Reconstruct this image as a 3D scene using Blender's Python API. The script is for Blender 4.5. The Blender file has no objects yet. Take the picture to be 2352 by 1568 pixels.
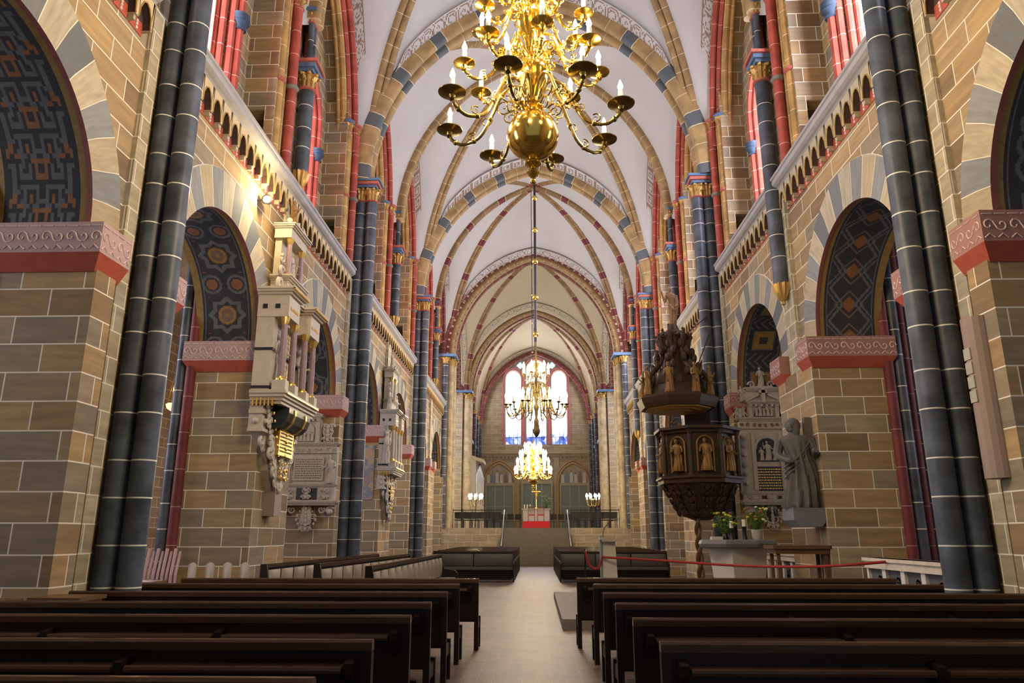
import bpy, math, random
from math import sin, cos, pi, radians, sqrt, atan2, floor, hypot
from mathutils import Vector, Matrix
C = bpy.context.scene.collection
sc = bpy.context.scene
RND = random.Random(7)

# ------------------------------------------------------------------ camera, sky, exposure
cam_d = bpy.data.cameras.new('camera'); cam = bpy.data.objects.new('camera', cam_d); C.objects.link(cam)
cam_d.sensor_width = 36.0; cam_d.lens = 36.0 * 1690 / 2352; cam_d.clip_end = 300; cam_d.clip_start = .05
cam.location = (0, 0, 1.6)
cam.rotation_euler = (radians(90 + 14.7), 0, math.atan(55 / 1747.0))
sc.camera = cam
w = bpy.data.worlds.new('world'); sc.world = w; w.use_nodes = True
w.node_tree.nodes['Background'].inputs[0].default_value = (.86, .92, 1.0, 1)
w.node_tree.nodes['Background'].inputs[1].default_value = .16
sc.view_settings.view_transform = 'Standard'; sc.view_settings.look = 'None'
sc.view_settings.exposure = 0.66; sc.view_settings.gamma = 1.0; sc.view_settings.use_curve_mapping = False
WIN_SIDE = 23.0      # daylight behind the clerestory glass
WIN_END = 9.0
FLAME = 90.0

# ------------------------------------------------------------------ mesh helpers
class MB:
    def __init__(s): s.v = []; s.f = []; s.m = []; s.uv = []
    def add(s, vs, fs, mi=0, uvs=None):
        b = len(s.v); s.v.extend([tuple(p) for p in vs])
        for i, f in enumerate(fs):
            s.f.append([b + k for k in f]); s.m.append(mi if isinstance(mi, int) else mi[i])
            s.uv.append(uvs[i] if uvs else None)
        return s
    def box(s, x0, x1, y0, y1, z0, z1, mi=0):
        vs = [(x, y, z) for z in (z0, z1) for y in (y0, y1) for x in (x0, x1)]
        return s.add(vs, [(0, 2, 3, 1), (4, 5, 7, 6), (0, 1, 5, 4), (2, 6, 7, 3), (0, 4, 6, 2), (1, 3, 7, 5)], mi)
    def cbox(s, c, d, mi=0, rz=0, rx=0, ry=0):
        b = MB().box(-d[0]/2, d[0]/2, -d[1]/2, d[1]/2, -d[2]/2, d[2]/2)
        M = Matrix.Translation(c) @ Matrix.Rotation(rz, 4, 'Z') @ Matrix.Rotation(ry, 4, 'Y') @ Matrix.Rotation(rx, 4, 'X')
        return s.add([M @ Vector(p) for p in b.v], b.f, mi)
    def lathe(s, prof, c=(0, 0, 0), n=16, mi=0, flute=0, fd=.12, cap=True, sq=None):
        """prof: (radius, z) pairs; uv u = length along the profile"""
        vs = []; uvs = []; L = [0]
        for i in range(1, len(prof)): L.append(L[-1] + hypot(prof[i][0]-prof[i-1][0], prof[i][1]-prof[i-1][1]))
        for (r, z) in prof:
            for k in range(n):
                a = 2*pi*k/n; rr = r * (1 - fd*(.5+.5*cos(a*flute))) if flute else r
                if sq: x = rr*cos(a)*sq[0]; y = rr*sin(a)*sq[1]
                else: x = rr*cos(a); y = rr*sin(a)
                vs.append((c[0]+x, c[1]+y, c[2]+z))
        fs = []
        for i in range(len(prof)-1):
            for k in range(n):
                k2 = (k+1) % n
                fs.append((i*n+k, i*n+k2, (i+1)*n+k2, (i+1)*n+k)); u0, u1 = L[i], L[i+1]
                uvs.append(((u0, k/n), (u0, (k+1)/n), (u1, (k+1)/n), (u1, k/n)))
        if cap:
            fs.append(tuple(range(n-1, -1, -1))); uvs.append(tuple((0, .5) for _ in range(n)))
            m = (len(prof)-1)*n; fs.append(tuple(m+k for k in range(n))); uvs.append(tuple((L[-1], .5) for _ in range(n)))
        return s.add(vs, fs, mi, uvs)
    def ball(s, c, r, n=10, m=6, mi=0, sc_=(1, 1, 1)):
        pr = [(max(r*sin(pi*i/m), 1e-4), -r*cos(pi*i/m)) for i in range(m+1)]
        b = MB().lathe(pr, (0, 0, 0), n)
        return s.add([(c[0]+p[0]*sc_[0], c[1]+p[1]*sc_[1], c[2]+p[2]*sc_[2]) for p in b.v], b.f, mi, b.uv)
    def sweep(s, path, prof, lat=None, mi=0, closed=True, u0=0, caps=True, scale=None):
        """prof (a,b): a along lateral, b along cross(tangent, lateral)"""
        P = [Vector(p) for p in path]; n = len(P); np_ = len(prof); L = [u0]
        for i in range(1, n): L.append(L[-1] + (P[i]-P[i-1]).length)
        vs = []; prev = None
        for i in range(n):
            t = (P[min(i+1, n-1)] - P[max(i-1, 0)]).normalized()
            if lat is not None: la = Vector(lat); la = (la - t*la.dot(t)).normalized()
            else:
                if prev is None:
                    q = Vector((0, 0, 1)) if abs(t.z) < .9 else Vector((1, 0, 0)); prev = t.cross(q).normalized()
                la = (prev - t*prev.dot(t)).normalized(); prev = la
            b = t.cross(la); k = scale[i] if scale else 1
            for (pa, pb) in prof: vs.append(P[i] + la*pa*k + b*pb*k)
        fs = []; uvs = []; rng = np_ if closed else np_-1
        for i in range(n-1):
            for k in range(rng):
                k2 = (k+1) % np_
                fs.append((i*np_+k, i*np_+k2, (i+1)*np_+k2, (i+1)*np_+k))
                uvs.append(((L[i], k/rng), (L[i], (k+1)/rng), (L[i+1], (k+1)/rng), (L[i+1], k/rng)))
        if closed and caps:
            fs.append(tuple(range(np_-1, -1, -1))); uvs.append(tuple((L[0], .5) for _ in range(np_)))
            m = (n-1)*np_; fs.append(tuple(m+k for k in range(np_))); uvs.append(tuple((L[-1], .5) for _ in range(np_)))
        return s.add(vs, fs, mi, uvs)
    def tube(s, path, r, n=6, mi=0, scale=None, u0=0):
        return s.sweep(path, [(r*cos(2*pi*k/n), r*sin(2*pi*k/n)) for k in range(n)], None, mi, u0=u0, scale=scale)
    def prism(s, poly, axis, a, b, mi=0):
        """extrude polygon along axis ('x': poly=(y,z); 'y': (x,z); 'z': (x,y))"""
        n = len(poly)
        def P(p, t): return {'x': (t, p[0], p[1]), 'y': (p[0], t, p[1]), 'z': (p[0], p[1], t)}[axis]
        vs = [P(p, a) for p in poly] + [P(p, b) for p in poly]
        return s.add(vs, [tuple(range(n-1, -1, -1)), tuple(range(n, 2*n))] + [(k, (k+1) % n, n+(k+1) % n, n+k) for k in range(n)], mi)
    def grid(s, fn, nu, nv, mi=0, uvf=None, flip=False):
        vs = [fn(i/nu, j/nv) for i in range(nu+1) for j in range(nv+1)]; fs = []; uvs = []; ms = []
        for i in range(nu):
            for j in range(nv):
                q = [(i, j), (i+1, j), (i+1, j+1), (i, j+1)]
                if flip: q = q[::-1]
                fs.append(tuple(a*(nv+1)+b for a, b in q))
                uvs.append(tuple((a/nu, b/nv) if uvf is None else uvf(a/nu, b/nv) for a, b in q))
                ms.append(mi if isinstance(mi, int) else mi((i+.5)/nu, (j+.5)/nv))
        return s.add(vs, fs, ms, uvs)
    def xf(s, M, o):
        return s.add([M @ Vector(p) for p in o.v], o.f, o.m, [u for u in o.uv] )
    def build(s, name, mats, parent=None, smooth=False, world=True, normals=True):
        me = bpy.data.meshes.new(name)
        off = Vector((0, 0, 0))
        if parent is not None and world: off = WLOC.get(parent.name, Vector((0, 0, 0)))
        me.from_pydata([(p[0]-off.x, p[1]-off.y, p[2]-off.z) for p in s.v], [], s.f)
        if not isinstance(mats, (list, tuple)): mats = [mats]
        for m in mats: me.materials.append(M_[m] if isinstance(m, str) else m)
        if any(s.m): me.polygons.foreach_set('material_index', s.m)
        if any(u is not None for u in s.uv):
            ul = me.uv_layers.new(name='UVMap'); dat = []
            for f, u in zip(s.f, s.uv):
                if u is None: dat.extend([0.0]*(2*len(f)))
                else:
                    for a, b in u: dat.append(float(a)); dat.append(float(b))
            ul.data.foreach_set('uv', dat)
        if smooth: me.polygons.foreach_set('use_smooth', [True]*len(me.polygons))
        if normals:
            import bmesh
            bm = bmesh.new(); bm.from_mesh(me); bmesh.ops.recalc_face_normals(bm, faces=bm.faces)
            if smooth:
                for e in bm.edges:
                    if len(e.link_faces) == 2 and e.calc_face_angle(0) > .7: e.smooth = False
            bm.to_mesh(me); bm.free()
        me.update()
        o = bpy.data.objects.new(name, me); C.objects.link(o)
        if parent is not None: o.parent = parent
        return o
WLOC = {}
def thing(name, label, cat, loc=(0, 0, 0), rz=0, group=None):
    o = bpy.data.objects.new(name, None); C.objects.link(o); o.location = loc; o.rotation_euler = (0, 0, rz)
    o.empty_display_size = .1
    o['label'] = label; o['category'] = cat; o['kind'] = 'thing'
    if group: o['group'] = group
    WLOC[o.name] = Vector(loc)
    return o
def tag(o, label, cat, group=None):
    o['label'] = label; o['category'] = cat
    if group: o['group'] = group
    return o
def struct(o, label=None):
    o['kind'] = 'structure'
    if label: o['label'] = label
    return o
def dup(o, parent=None):
    c = o.copy(); C.objects.link(c)
    if parent is not None: c.parent = parent
    for ch in list(o.children): dup(ch, c)
    return c

# ------------------------------------------------------------------ node helpers
M_ = {}
class E:
    def __init__(s, nt, k): s.nt = nt; s.k = k
    def _m(s, op, *a):
        n = s.nt.nodes.new('ShaderNodeMath'); n.operation = op
        for i, x in enumerate((s,)+a):
            if isinstance(x, E): s.nt.links.new(x.k, n.inputs[i])
            else: n.inputs[i].default_value = float(x)
        return E(s.nt, n.outputs[0])
    def __add__(s, o): return s._m('ADD', o)
    def __sub__(s, o): return s._m('SUBTRACT', o)
    def __mul__(s, o): return s._m('MULTIPLY', o)
    def __truediv__(s, o): return s._m('DIVIDE', o)
    def lt(s, o): return s._m('LESS_THAN', o)
    def gt(s, o): return s._m('GREATER_THAN', o)
    def mod(s, o): return s._m('FLOORED_MODULO', o)
    def abs(s): return s._m('ABSOLUTE')
    def max(s, o): return s._m('MAXIMUM', o)
    def min(s, o): return s._m('MINIMUM', o)
    def floor(s): return s._m('FLOOR')
    def sin(s): return s._m('SINE')
class NT:
    def __init__(s, name, rough=.8, metal=0.0, spec=.3):
        s.mat = bpy.data.materials.new(name); s.mat.use_nodes = True; s.nt = s.mat.node_tree
        s.b = s.nt.nodes['Principled BSDF']; s.b.inputs['Roughness'].default_value = rough
        s.b.inputs['Metallic'].default_value = metal; s.b.inputs['Specular IOR Level'].default_value = spec
        M_[name] = s.mat
    def node(s, t, **kw):
        n = s.nt.nodes.new(t)
        for k, v in kw.items(): setattr(n, k, v)
        return n
    def link(s, a, b): s.nt.links.new(a.k if isinstance(a, E) else a, b)
    def uv(s):
        n = s.node('ShaderNodeUVMap'); sp = s.node('ShaderNodeSeparateXYZ'); s.link(n.outputs[0], sp.inputs[0])
        return E(s.nt, sp.outputs[0]), E(s.nt, sp.outputs[1])
    def pos(s):
        g = s.node('ShaderNodeNewGeometry'); sp = s.node('ShaderNodeSeparateXYZ'); s.link(g.outputs['Position'], sp.inputs[0])
        tn = s.node('ShaderNodeSeparateXYZ'); s.link(g.outputs['True Normal'], tn.inputs[0])
        return [E(s.nt, sp.outputs[i]) for i in range(3)], [E(s.nt, tn.outputs[i]) for i in range(3)]
    def vec(s, x, y, z=0.0):
        n = s.node('ShaderNodeCombineXYZ')
        for i, q in enumerate((x, y, z)):
            if isinstance(q, E): s.link(q, n.inputs[i])
            else: n.inputs[i].default_value = q
        return n.outputs[0]
    def objc(s):
        return s.node('ShaderNodeTexCoord').outputs['Object']
    def noise(s, scale=5, detail=4, vec=None, rough=.55):
        n = s.node('ShaderNodeTexNoise'); n.inputs['Scale'].default_value = scale; n.inputs['Detail'].default_value = detail
        n.inputs['Roughness'].default_value = rough
        s.link(vec if vec is not None else s.objc(), n.inputs['Vector'])
        return E(s.nt, n.outputs[0])
    def mix(s, f, a, b, blend='MIX'):
        n = s.node('ShaderNodeMix', data_type='RGBA', blend_type=blend)
        for sock, q in ((n.inputs['Factor'], f), (n.inputs['A'], a), (n.inputs['B'], b)):
            if isinstance(q, E): s.link(q, sock)
            elif isinstance(q, bpy.types.NodeSocket): s.link(q, sock)
            elif isinstance(q, (int, float)): sock.default_value = q
            else: sock.default_value = tuple(q) + (1,)
        return n.outputs['Result']
    def ramp(s, f, cols, const=False):
        n = s.node('ShaderNodeValToRGB'); s.link(f, n.inputs[0]); cr = n.color_ramp
        if const: cr.interpolation = 'CONSTANT'
        while len(cr.elements) < len(cols): cr.elements.new(.5)
        for e, (p, c) in zip(cr.elements, cols): e.position = p; e.color = tuple(c) + (1,)
        return n.outputs[0]
    def color(s, c):
        if isinstance(c, (E, bpy.types.NodeSocket)): s.link(c, s.b.inputs['Base Color'])
        else: s.b.inputs['Base Color'].default_value = tuple(c) + (1,)
        return s
    def bump(s, h, strength=.3, dist=.02):
        n = s.node('ShaderNodeBump'); n.inputs['Strength'].default_value = strength; n.inputs['Distance'].default_value = dist
        s.link(h, n.inputs['Height']); s.link(n.outputs[0], s.b.inputs['Normal']); return s
    def emit(s, c, k):
        if isinstance(c, (E, bpy.types.NodeSocket)): s.link(c, s.b.inputs['Emission Color'])
        else: s.b.inputs['Emission Color'].default_value = tuple(c) + (1,)
        s.b.inputs['Emission Strength'].default_value = k; return s

def plain(name, c, rough=.7, metal=0, var=.25, sc_=8, spec=.3, bump=0):
    n = NT(name, rough, metal, spec); f = n.noise(sc_)
    n.color(n.mix(f, [q*(1-var) for q in c], [min(1, q*(1+var)) for q in c]))
    if bump: n.bump(n.noise(sc_*4), bump)
    return n
def masonry(name, cols, mortar=(.72, .67, .55), bw=.78, rh=.345, ms=.009, off=0.0):
    n = NT(name, .82); p, t = n.pos(); fx = t[0].abs().gt(.7); fz = t[2].abs().gt(.8)
    u = p[0] + (p[1]-p[0])*fx + off; v = p[2] + (p[1]-p[2])*fz
    bt = n.node('ShaderNodeTexBrick', offset=.5); n.link(n.vec(u, v), bt.inputs['Vector'])
    for k, q in (('Color1', (0, 0, 0, 1)), ('Color2', (1, 1, 1, 1)), ('Mortar', (0, 0, 0, 1))): bt.inputs[k].default_value = q
    for k, q in (('Scale', 1), ('Mortar Size', ms), ('Mortar Smooth', .15), ('Brick Width', bw), ('Row Height', rh), ('Bias', 0)): bt.inputs[k].default_value = q
    base = n.ramp(E(n.nt, bt.outputs[0]), cols)
    st = n.noise(1.6, 5, n.vec(u*.8, v*6, p[0]*.3), .6)
    base = n.mix(n_e(n, st, .35, .7), n.mix(.42, base, (.09, .07, .055)), base)
    n.color(n.mix(E(n.nt, bt.outputs['Fac']), base, mortar))
    n.bump(E(n.nt, bt.outputs['Fac'])*-1.0 + n.noise(30, 3, n.vec(u, v, p[0]))*.25, .25, .01)
    return n
def n_e(n, f, a, b):
    r = n.node('ShaderNodeMapRange'); n.link(f, r.inputs[0]); r.inputs[1].default_value = a; r.inputs[2].default_value = b
    return E(n.nt, r.outputs[0])
def jointed(name, c, per=1.0, jw=.02, joint=(.75, .72, .62), band=None, c2=None, rough=.6, var=.3, off=0.0, c3=None):
    """stone drums along u with pale joints; band=(period, fraction) in second colour"""
    n = NT(name, rough); u, v = n.uv(); u = u + off
    a = n.mix(n_e(n, n.noise(2.2, 6), .32, .68), [q*(1-var) for q in c], [q*(1+var) for q in c])
    if band:
        m = u.mod(band[0])
        a = n.mix(m.lt(band[0]*band[1]), a, c2)
        j = m.lt(jw).max((m - band[0]*band[1]).abs().lt(jw/2)).max(((m - band[0]*band[1]).mod((band[0]*(1-band[1]))/band[2])).lt(jw*.7))
    elif isinstance(per, (list, tuple)):
        T = sum(per); m = u.mod(T); j = m.lt(jw); q = 0
        for x in per[:-1]:
            q += x; j = j.max((m-q).abs().lt(jw/2))
    else: j = u.mod(per).lt(jw)
    n.color(n.mix(j, a, joint)); return n

TAN = [(0, (.20, .13, .07)), (.25, (.34, .225, .105)), (.55, (.46, .31, .14)), (.75, (.25, .21, .145)), (1, (.42, .33, .20))]
masonry('masonry', TAN)
masonry('masonry_pale', [(0, (.36, .29, .19)), (.5, (.46, .37, .23)), (1, (.40, .34, .25))], bw=.9, rh=.4, ms=.007)
masonry('masonry_aisle', [(0, (.30, .19, .11)), (.5, (.42, .28, .16)), (1, (.34, .26, .18))], bw=.6, rh=.3)
masonry('quoin', [(0, (.40, .33, .21)), (.5, (.50, .43, .28)), (1, (.40, .36, .27))], bw=.37, rh=.345, off=.1)
plain('ashlar_pale', (.40, .345, .24), .85, sc_=2)
jointed('slate_shaft', (.064, .076, .095), [.62, .5, .58, .46], .018, (.70, .68, .58), rough=.42, var=.55)
jointed('red_shaft', (.36, .075, .05), .62, .013, (.75, .5, .42))
jointed('dark_red_shaft', (.16, .03, .03), .7, .012, (.4, .28, .22))
jointed('gold_shaft', (.42, .25, .085), .62, .013, (.8, .68, .45))
jointed('beige_shaft', (.42, .34, .20), .55, .012, (.66, .58, .44))
jointed('rib_gold', (.30, .195, .085), .5, .015, (.75, .62, .4))
jointed('rib_band', (.34, .225, .10), band=(1.75, .27, 2), c2=(.10, .115, .125), jw=.02, joint=(.72, .62, .45))
jointed('rib_brown', (.24, .15, .065), band=(2.4, .2, 2), c2=(.17, .035, .04), jw=.022, joint=(.75, .65, .3))
jointed('rib_red', (.17, .045, .038), .55, .015, (.62, .4, .3))
plain('web_cream', (.50, .43, .29), .9, var=.12, sc_=.6)
plain('web', (.50, .495, .48), .9, var=.12, sc_=.6)
plain('paint_brown', (.26, .185, .13), .9, var=.2, sc_=14)
plain('paint_grey', (.22, .20, .18), .9, sc_=14)
plain('paint_pale', (.62, .57, .50), .9, sc_=10, var=.1)
def vouss():
    n = NT('voussoir', .8); u, v = n.uv()
    k = (u/.42).floor(); m = u.mod(.42)
    t = (k*.61803).mod(1.0); al = k.mod(2.0)
    a = n.ramp(t, [(0, (.42, .34, .20)), (.5, (.52, .44, .29)), (1, (.40, .37, .28))])
    b = n.ramp(t, [(0, (.13, .145, .15)), (.5, (.20, .22, .22)), (1, (.30, .31, .30))])
    st = n_e(n, n.noise(1.3, 5, n.vec(u*12, v*2)), .3, .7)
    c = n.mix(al.gt(.5), a, b); c = n.mix(st, n.mix(.4, c, (.12, .09, .07)), c)
    n.color(n.mix(m.lt(.012), c, (.72, .66, .52)))
vouss()
plain('joint_white', (.72, .66, .52))
plain('capital_gold', (.46, .29, .09), .42, .45, sc_=14)
plain('capital_blue', (.10, .17, .29), .6, sc_=6)
plain('capital_red', (.42, .12, .09), .7, sc_=8)
plain('ring_stone', (.19, .19, .155), .7)
plain('cornice', (.28, .33, .41), .55, sc_=3, var=.2)
plain('cornice_rose', (.33, .325, .33), .65, sc_=4)
plain('frieze_gold', (.38, .24, .06), .55, .15, sc_=9)
plain('frieze_dark', (.07, .045, .04), .7)
plain('soffit_dark', (.028, .029, .033), .8, sc_=6, var=.5)
plain('soffit_grey', (.095, .102, .108), .8, sc_=9, var=.4)
plain('soffit_orange', (.20, .085, .028), .7, sc_=9, var=.4)
plain('soffit_gold', (.23, .14, .035), .6, sc_=12, var=.45)
plain('soffit_red', (.20, .06, .05), .7, sc_=9)
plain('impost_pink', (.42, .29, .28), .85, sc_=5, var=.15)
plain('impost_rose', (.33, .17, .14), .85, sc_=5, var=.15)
plain('impost_line', (.66, .52, .48), .85)
plain('impost_red', (.40, .085, .05), .8)
plain('black', (.012, .012, .012), .8)
plain('cross_dark', (.15, .05, .045), .8)
plain('cross_pale', (.52, .42, .28), .8)
plain('frame_rose', (.50, .20, .20), .7); plain('lead', (.08, .07, .09), .6)
NT('quatre', .4).color((.1, .15, .3)).emit((.25, .5, 1.0), 2.2)
plain('screen_green', (.20, .25, .215), .6, sc_=2, var=.12)
plain('robe_white', (.55, .53, .48), .8)
plain('robe_blue', (.20, .25, .32), .8)
plain('robe_dark', (.22, .16, .13), .8)
plain('niche_mould', (.42, .27, .13), .7)
plain('aisle_plaster', (.42, .33, .22), .9, sc_=1)
plain('stair_stone', (.12, .11, .085), .75, sc_=3)
plain('frieze_tan', (.55, .42, .24), .8)
def pierpat():
    n = NT('pier_pattern', .85); p, t = n.pos()
    u = p[0].mod(.5)-.25; v = p[2].mod(.5)-.25
    d = u.abs()+v.abs(); c = (u*u+v*v)
    m1 = c.lt(.028)*c.gt(.015); m2 = (d-.3).abs().lt(.02)
    n.color(n.mix(m1.max(m2), (.17, .06, .045), (.44, .33, .17)))
pierpat()
plain('oak_light', (.30, .17, .09), .5, sc_=10)
NT('red_glow', .4).color((.4, .05, .03)).emit((1, .25, .1), 4)

plain('window_cap', (.035, .06, .10), .7)
# ------------------------------------------------------------------ the church fabric
W = 5.5; TH = 1.25; XO = W + TH; BAY = 11.5; SPR = 5.28; AR = 1.9
MAINS = [9.4, 20.9, 32.4]; MIDS = [15.1, 26.6, 38.1]; XC = 44.0
ARCHES = []
for k in (-1, 0, 1, 2):
    ARCHES += [9.4 + 2.7 + BAY*k, 9.4 + 8.5 + BAY*k]
ARCHES = [c for c in ARCHES if c > 3]
Y0 = -2.6; Y1 = 43.2
SIDE = {-1: 'left', 1: 'right'}

def arc_pts(c, r, z, n=24): return [(c + r*cos(pi*k/n), z + r*sin(pi*k/n)) for k in range(n+1)]   # far jamb -> near jamb
def pattern(kind, u, v):
    """material index for the painted arch soffits; u metres along the arch, v 0..1.25 across"""
    T = 1.25
    e = min(v, T-v)
    if e < .15: return 3
    if e < .175: return 0
    if e < .21: return 1 if kind != 'key' else 0
    w = v - T/2
    if kind == 'key':
        cu = (u / .62) % 1.0; cv = abs(w)/.415
        K = ["gg.o.gg.oo", ".g.o.g..o.", ".g...g.gg.", ".gggggg.g.", "........g.", "oo.gggg.g.", ".o.g..g.g.", ".o.g.gg.gg", "ooo..g....", ".gg.ggoo.o"]
        ch = K[int(cu*10) % 10][min(9, int(cv*10))]
        return {'g': 1, '.': 0, 'o': 2}[ch]
    if kind == 'round':
        q = u % 1.25
        if q < .5:
            d = min(hypot(q-.25, w-.25), hypot(q-.25, w+.25))
            if abs(abs(abs(q-.25)+abs(abs(w)-.25)) - .05) < .018: return 4
            if d < .11: return 2
            if d < .15: return 0
            if d < .20: return 1
            return 0
        q -= .875; d = hypot(q, w); a = atan2(q, w)
        if d < .035: return 3
        if d < .13: return 1 if (int(a/pi*8+16) % 2 and d > .05) else 2
        if d < .19: return 3 if d < .17 else 2
        s1 = max(abs(q), abs(w)); s2 = (abs(q)+abs(w))*.7071
        s = min(s1, s2)
        if max(s1, s2) > .33 and abs(s1-s2) < .012: return 0
        if s < .20: return 0
        if s < .275: return 1
        if hypot(abs(q)-.4, abs(w)-.36) < .045: return 4
        return 0
    if kind == 'star':
        q = (u % 1.1) - .55; d = hypot(q, w); a = atan2(q, w)
        if d < .06: return 3
        if d < .13: return 2
        s = abs(((a*3/pi) % 1) - .5)
        if abs(d*cos((((a+pi/6) % (pi/3)) - pi/6)) - .26) < .035: return 1
        if abs(d - .45 + s*.25) < .03: return 1
        return 0
    if kind == 'squares':
        q = (u % 1.7)
        if q < .62:
            s = max(abs(q-.31), abs(w))
            if s < .09: return 3
            if s < .15: return 0
            if s < .18: return 2
            if s > .22 and s < .28: return 1
            return 0
        q -= 1.16; 
        for cx in (-.27, 0, .27):
            for cy in (-.15, .15):
                d = hypot(q-cx, w-cy)
                if .13 < d < .19: return 1
                if d < .065: return 4
        return 0
    if kind == 'zig':
        q = u % 1.3
        z = abs((u*1.0 % .65) - .325)
        if abs(abs(w) - .12 - z*.8) < .03: return 1
        if abs(abs(w) - .22 - z*.8) < .02: return 1
        d = abs((u % .65)-.325) + abs(w)
        if d < .16: return 2
        if d < .2: return 0
        if .24 < d < .28: return 2 if d < .26 else 1
        return 0
    q = (u % 1.2) - .6; s = max(abs(q), abs(w))
    if s < .1: return 0
    if s < .27: return 3
    if s < .3: return 1
    if s > .38: return 1 if (abs(q)+w) % .2 < .06 else 0
    return 0
SOFF = ['soffit_dark', 'soffit_grey', 'soffit_orange', 'soffit_gold', 'soffit_red']
KINDS = {-1: ['key', 'round', 'star', 'frame', 'round', 'star', 'key'], 1: ['squares', 'zig', 'frame', 'round', 'key', 'star', 'squares']}

def arcade_wall(s):
    X, Xo = s*W, s*XO
    mb = MB(); cs = [c for c in ARCHES]; ZT = 8.38
    edges = [Y0]
    for c in cs: edges += [c-AR, c+AR]
    edges.append(Y1)
    for i in range(0, len(edges), 2):          # piers up to the springing, thicker below the impost
        mb.box(min(X, Xo), max(X, Xo), edges[i], edges[i+1], 0, SPR)
        
        for (u0, u1) in ((edges[i], edges[i]+.42), (edges[i+1]-.42, edges[i+1])) if min(abs((edges[i]+edges[i+1])/2-q) for q in MAINS) < 1 else ((edges[i], edges[i+1]),):
            mb.box(min(X, X-s*.17), max(X, X-s*.17), u0, u1, 0, 4.8)
    for c in cs:
        pts = arc_pts(c, AR, SPR)
        for xx in (X, Xo):
            for a, b in zip(pts, pts[1:]):
                mb.add([(xx, a[0], a[1]), (xx, b[0], b[1]), (xx, b[0], 9.0), (xx, a[0], 9.0)], [(0, 1, 2, 3)])
    for i in range(0, len(edges), 2):
        mb.box(min(X, Xo), max(X, Xo), edges[i], edges[i+1], SPR, 9.0)
    wall = struct(mb.build('wall_'+SIDE[s], 'masonry', normals=False), 'arcaded nave wall of tan sandstone blocks with white joints, %s side' % SIDE[s])
    for c, kd in zip(cs, KINDS[s]):
        # painted soffit
        cell = .02 if c < 14 else .03 if c < 20 else .05
        L = pi*AR; nu = int(L/cell); nv = int(TH/cell)
        g = MB().grid(lambda a, b: (X + s*b*TH, c + (AR-.015)*cos(pi*a), SPR + (AR-.015)*sin(pi*a)), nu, nv, lambda a, b: pattern(kd, a*L+.3, b*TH))
        g.build('painted_arch_soffit', SOFF, wall, normals=False)
        # voussoir ring, slightly proud
        r = MB(); n = 40; r1 = AR - .03; r2 = AR + .58
        for k in range(n):
            a0, a1 = pi*k/n, pi*(k+1)/n
            def P(rr, a, x): return (x, c + rr*cos(a), SPR + rr*sin(a))
            # pointed crown: the ring is wider at the top
            w0 = r2 + .12*sin(a0)**4; w1 = r2 + .12*sin(a1)**4
            xf = X - s*.02
            r.add([P(r1, a0, xf), P(r1, a1, xf), P(w1, a1, xf), P(w0, a0, xf)], [(0, 1, 2, 3)], 0, [((a0*2.2, 0), (a1*2.2, 0), (a1*2.2, .6), (a0*2.2, .6))])
            r.add([P(w0, a0, xf), P(w1, a1, xf), P(w1+.014, a1, X), P(w0+.014, a0, X)], [(0, 1, 2, 3)], 1)
            r.add([P(r1, a0, xf), P(r1, a1, xf), P(r1, a1, X+s*.05), P(r1, a0, X+s*.05)], [(0, 1, 2, 3)], 2)
        r.build('voussoir_ring', ['voussoir', 'joint_white', 'soffit_red'], wall, normals=False)
    # imposts: one block around each pier
    for i in range(0, len(edges)):
        if i == 0 or i == len(edges)-1: continue
    for i in range(0, len(edges), 2):
        a, b = edges[i], edges[i+1]
        if a < 0: continue
        m = MB(); p = .16; x0, x1 = X - s*.27, Xo + s*p
        ya, yb = a - p, b + p
        # leave the nave face free between the corners (shafts / monuments stand there)
        for (u0, u1) in ((ya, a+.5), (b-.5, yb)):
            if u1 > Y1: continue
            near = u0 == ya
            lo, hi = min(x0, x1), max(x0, x1)
            m.box(lo, hi, u0, u1, 4.9, 5.29)
            q = .14   # chamfer
            yy = [(u0, u1), (u0 + (q if near else 0), u1 - (0 if near else q))]
            xx = [(lo, hi), (lo+q*.85, hi-q*.85)]
            vs = [(x, y, 4.9) for y in yy[0] for x in xx[0]] + [(x, y, 4.7) for y in yy[1] for x in xx[1]]
            m.add(vs, [(0, 1, 5, 4), (2, 6, 7, 3), (0, 4, 6, 2), (1, 3, 7, 5), (4, 5, 7, 6)], 1)
            # scroll ornament on the faces
            rr = []
            def mark(fn, Lw):
                n = max(1, int(Lw/.15))
                for k in range(n):
                    cc = (k+.5)*Lw/n
                    pts = []
                    for t in range(11):
                        an = t*.62 + (k % 2)*pi; rad = .075*(1 - t/13)
                        pts.append(fn(cc + rad*cos(an), 5.1 + rad*sin(an)*1.1))
                    m.tube(pts, .009, 4, 2); m.tube([fn(cc-.06, 5.24), fn(cc+.06, 5.24)], .008, 4, 2); m.tube([fn(cc-.06, 4.94), fn(cc, 4.99), fn(cc+.06, 4.94)], .008, 4, 2)
            yf = u0 - .004 if near else u1 + .004
            mark(lambda t, z: (lo + t, yf, z), hi-lo)
            mark(lambda t, z: (x0 - s*.004, u0 + t, z), u1-u0)
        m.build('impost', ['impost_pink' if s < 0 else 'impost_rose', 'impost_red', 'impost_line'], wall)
    # pilaster strips
    pm = MB()
    for y in MAINS:
        for d in (-1, 1): pm.box(min(X, X - s*.07), max(X, X - s*.07), y+d*.36-.13, y+d*.36+.13, 0, 8.99)
    for y in MIDS: pm.box(min(X, X - s*.09), max(X, X - s*.09), y-.3, y+.3, 0, 8.99)
    pm.build('pilaster_strips', 'quoin', wall)
    # quoins of the pier corners
    # corbel arcade
    m = MB(); z0, z1 = 8.36, 8.92; step = .37; xr = X + s*.002; xf = X - s*.13
    y = 3.0
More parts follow.
